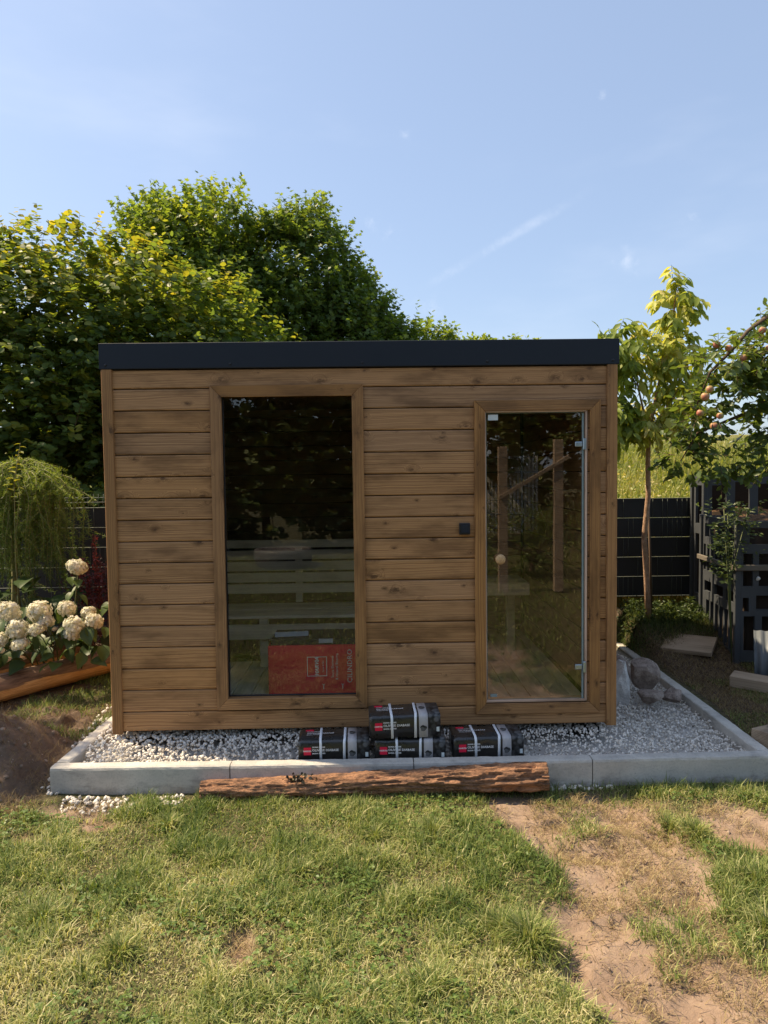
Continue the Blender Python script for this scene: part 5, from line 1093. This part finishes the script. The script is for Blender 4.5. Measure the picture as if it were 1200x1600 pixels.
# clover and small broad weeds
x, y = scatter(9000, -2.4, 2.6, -2.7, -0.62); kp = (soilmask(x, y) < 0.25) & (fbm(x*2.5, y*2.5, 44) > np.where(x < 0.2, 0.47, 0.54)); x, y = x[kp], y[kp]; n = len(x)
c3 = np.stack([x, y, G(x, y)+r.uniform(0.015, 0.045, n)], -1); P_, Y_, N_, S_, R_ = [], [], [], [], []
az = r.uniform(0, 2*math.pi, n)
for q_ in range(3):
    a2 = az+q_*2.094; yd_ = np.stack([np.cos(a2), np.sin(a2), r.normal(0.05, 0.2, n)], -1); P_.append(c3); Y_.append(yd_); N_.append(np.stack([r.normal(0, 0.25, n), r.normal(0, 0.25, n), np.ones(n)], -1)); S_.append(r.uniform(0.010, 0.019, n)); R_.append(r.random(n))
P_, Y_, N_, S_, R_ = map(np.concatenate, (P_, Y_, N_, S_, R_))
tag(put('clover', leaves('clover', T_BROAD, P_, Y_, N_, S_, R_, M_clover)), 'clover and small broad-leaved weeds growing through the lawn', 'clover', kind='stuff')
# weeds under the fence at right
r = np.random.default_rng(230); x, y = r.uniform(2.52, 3.35, 420), r.uniform(2.2, 2.70, 420)
bp = np.stack([x, y, G(x, y)+r.uniform(-0.05, 0.10, len(x))*sst(2.0, 2.5, y)], -1); bn = np.broadcast_to(np.array([0, -0.3, 0.5]), bp.shape)
pos, yd, nm, sz_, rn, tub = sprigs(bp, bn, r, 0.13, 6, 0.040, up=0.9, droop=0.4, jitter=0.7)
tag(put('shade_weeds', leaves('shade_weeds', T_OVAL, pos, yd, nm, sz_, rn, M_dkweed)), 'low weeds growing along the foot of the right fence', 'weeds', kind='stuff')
r = np.random.default_rng(231); vb = thing('bindweed', 'weed climbing over the corner of the front compost bin', 'plant', (3.14, 1.46, 0.1)); rt = np.array([3.14, 1.46, 0.1])
t_ = r.random(130); bp = np.stack([3.12+0.10*r.normal(size=130)*(0.4+t_), 1.47+0.05*r.normal(size=130)+0.25*(t_ < 0.6)*r.random(130), 0.75+0.68*t_], -1); bn = unit(np.stack([r.normal(-0.3, 0.5, 130), np.full(130, -0.8), r.normal(0.2, 0.4, 130)], -1))
pos, yd, nm, sz_, rn, tub = sprigs(bp, bn, r, 0.12, 6, 0.040, up=0.6, jitter=0.6)
put('foliage', leaves('foliage', T_LANCE, pos-rt, yd, nm, sz_*1.2, rn, M_dkweed), vb)
put('stems', tubes_me('stems', M_stem, [(np.array([(3.12, 1.46, 0.07), (3.10+r.normal(0, 0.04), 1.45, 0.8), (3.12+r.normal(0, 0.08), 1.45, 1.4)])-rt, 0.004) for _ in range(4)], 4), vb)
# meadow on the rise behind the fence (right)
r = np.random.default_rng(240); n = 26000; y = 3.2+14*r.random(n)**1.6; x = 1.2+(y+4.7)*r.uniform(0.05, 0.62, n)
v, q_, t3 = blades(x, y, r.uniform(0.25, 0.75, n)*(0.7+0.6*fbm(x*0.8, y*0.8, 2)), r.uniform(0.006, 0.014, n), np.clip(r.normal(0.35, 0.25, n), 0, 1.2), r)
a_ = 0.42+1.1*(fbm(x*0.7, y*0.7, 90)-0.5)+r.normal(0, 0.2, n)+0.35*sst(4.5, 3.4, y)
grass_obj('meadow', 'tall yellow-green meadow weeds on the slope beyond the fence', 'meadow', [(v, q_, t3, a_)], M_weed)
P_ = np.stack([x, y, G(x, y)+r.uniform(0.1, 0.7, n)], -1)[::2]; nn = len(P_)
tag(put('meadow_weeds', leaves('meadow_weeds', T_OVAL, P_, r.normal(size=(nn, 3))+[0, 0, 0.4], r.normal(size=(nn, 3))+[0, 0, 0.8], r.uniform(0.05, 0.11, nn), np.clip(a_[::2]+0.05, 0, 1), M_weed)), 'leafy goldenrod growing among the meadow grass', 'weeds', kind='stuff')

# ------------------------------------------------------------------ behind the camera, seen in the glass
for i, (x, y, s, lb) in enumerate(((-2.6, -13.5, 1.0, 'tall dark hedge tree across the lawn, facing the window'), (0.2, -14.0, 1.1, 'tall dark hedge tree across the lawn, between window and door'), (-5.6, -13.0, 1.0, 'tall dark hedge tree across the lawn, farthest left'))):
    tree('hedge_tree', lb, 'tree', (x, y, -0.1), [(x, y, 1.0*s, 2.2, 1.0, 1.3), (x, y, 1.8*s, 1.8, 1.0, 1.7), (x-0.5, y, 3.4*s, 1.6, 1.0, 1.6), (x+0.7, y, 4.4*s, 1.4, 1.0, 1.5)], 2300, T_BROAD, M_hedge, 0.20, 0.13, 0.5, 8, 300+i, group='hedge trees across the lawn')
tree('hedge_tree', 'low leafy shrub across the lawn, facing the door', 'tree', (2.9, -8.4, -0.1), [(2.6, -8.4, 0.35, 1.0, 0.7, 0.65), (3.7, -8.5, 0.4, 1.0, 0.7, 0.7)], 800, T_OVAL, M_apple_leaf, 0.065, 0.06, 0.35, 8, 310, group='hedge trees across the lawn')
tree('hedge_tree', 'tree across the lawn behind the white fence', 'tree', (7.4, -14.5, -0.1), [(7.6, -14.5, 2.0, 1.5, 1.0, 2.0), (7.0, -14.5, 4.0, 1.4, 1.0, 1.5)], 900, T_BROAD, M_hedge, 0.22, 0.13, 0.5, 8, 311, group='hedge trees across the lawn')
tree('hedge_tree', 'broad dark tree across the lawn, right of the picket fence posts', 'tree', (5.3, -19.0, -0.1), [(5.0, -19.0, 1.8, 2.6, 1.0, 2.2), (6.6, -18.6, 3.0, 1.8, 1.0, 2.6), (4.6, -19.0, 4.6, 2.6, 1.0, 2.0), (3.0, -15.5, 3.2, 1.2, 1.0, 2.2)], 1900, T_BROAD, M_hedge, 0.22, 0.13, 0.5, 8, 312, group='hedge trees across the lawn')
ps = thing('wooden_trestle', 'pair of wooden posts joined by a slanting brace across the lawn', 'posts', (2.08, -6.6, -0.13))
put('post', box_me('post', M_vert, -0.07, 0.07, -0.05, 0.05, 0, 2.25, 0.005), ps); put('post', box_me('post', M_vert, -0.07, 0.07, -0.05, 0.05, 0, 2.35, 0.005), ps, (0.86, 0, 0))
for ch_ in ps.children: ch_.data.materials.clear(); ch_.data.materials.append(M_oldx)
put('brace', box_me('brace', M_trimx, -0.62, 0.62, 0.055, 0.085, -0.03, 0.03, 0.004), ps, (0.48, 0, 1.78), (0, math.radians(-30), 0)).data.materials[0] = M_oldx
wf = thing('picket_fence', 'white picket fence across the lawn', 'fence', (3.3, -17.0, -0.12))
pk = box_me('picket', M_white, -0.035, 0.035, -0.01, 0.01, 0, 2.3)
for i in range(16): put('picket', pk, wf, (i*0.11, 0, 0.02))
for z in (0.6, 1.85): put('rail', box_me('rail', M_white, -0.05, 1.72, -0.04, -0.012, z-0.04, z+0.04), wf)
tb = put('stone_tub', lathe('stone_tub', M_pot, [(0.001, 0.0), (0.50, 0.0), (0.56, 0.05), (0.60, 0.30), (0.58, 0.36), (0.50, 0.37), (0.46, 0.30), (0.001, 0.28)], 32, 'z'), None, (-1.75, -10.2, -0.13)); tag(tb, 'low round stone tub standing on the lawn', 'tub')
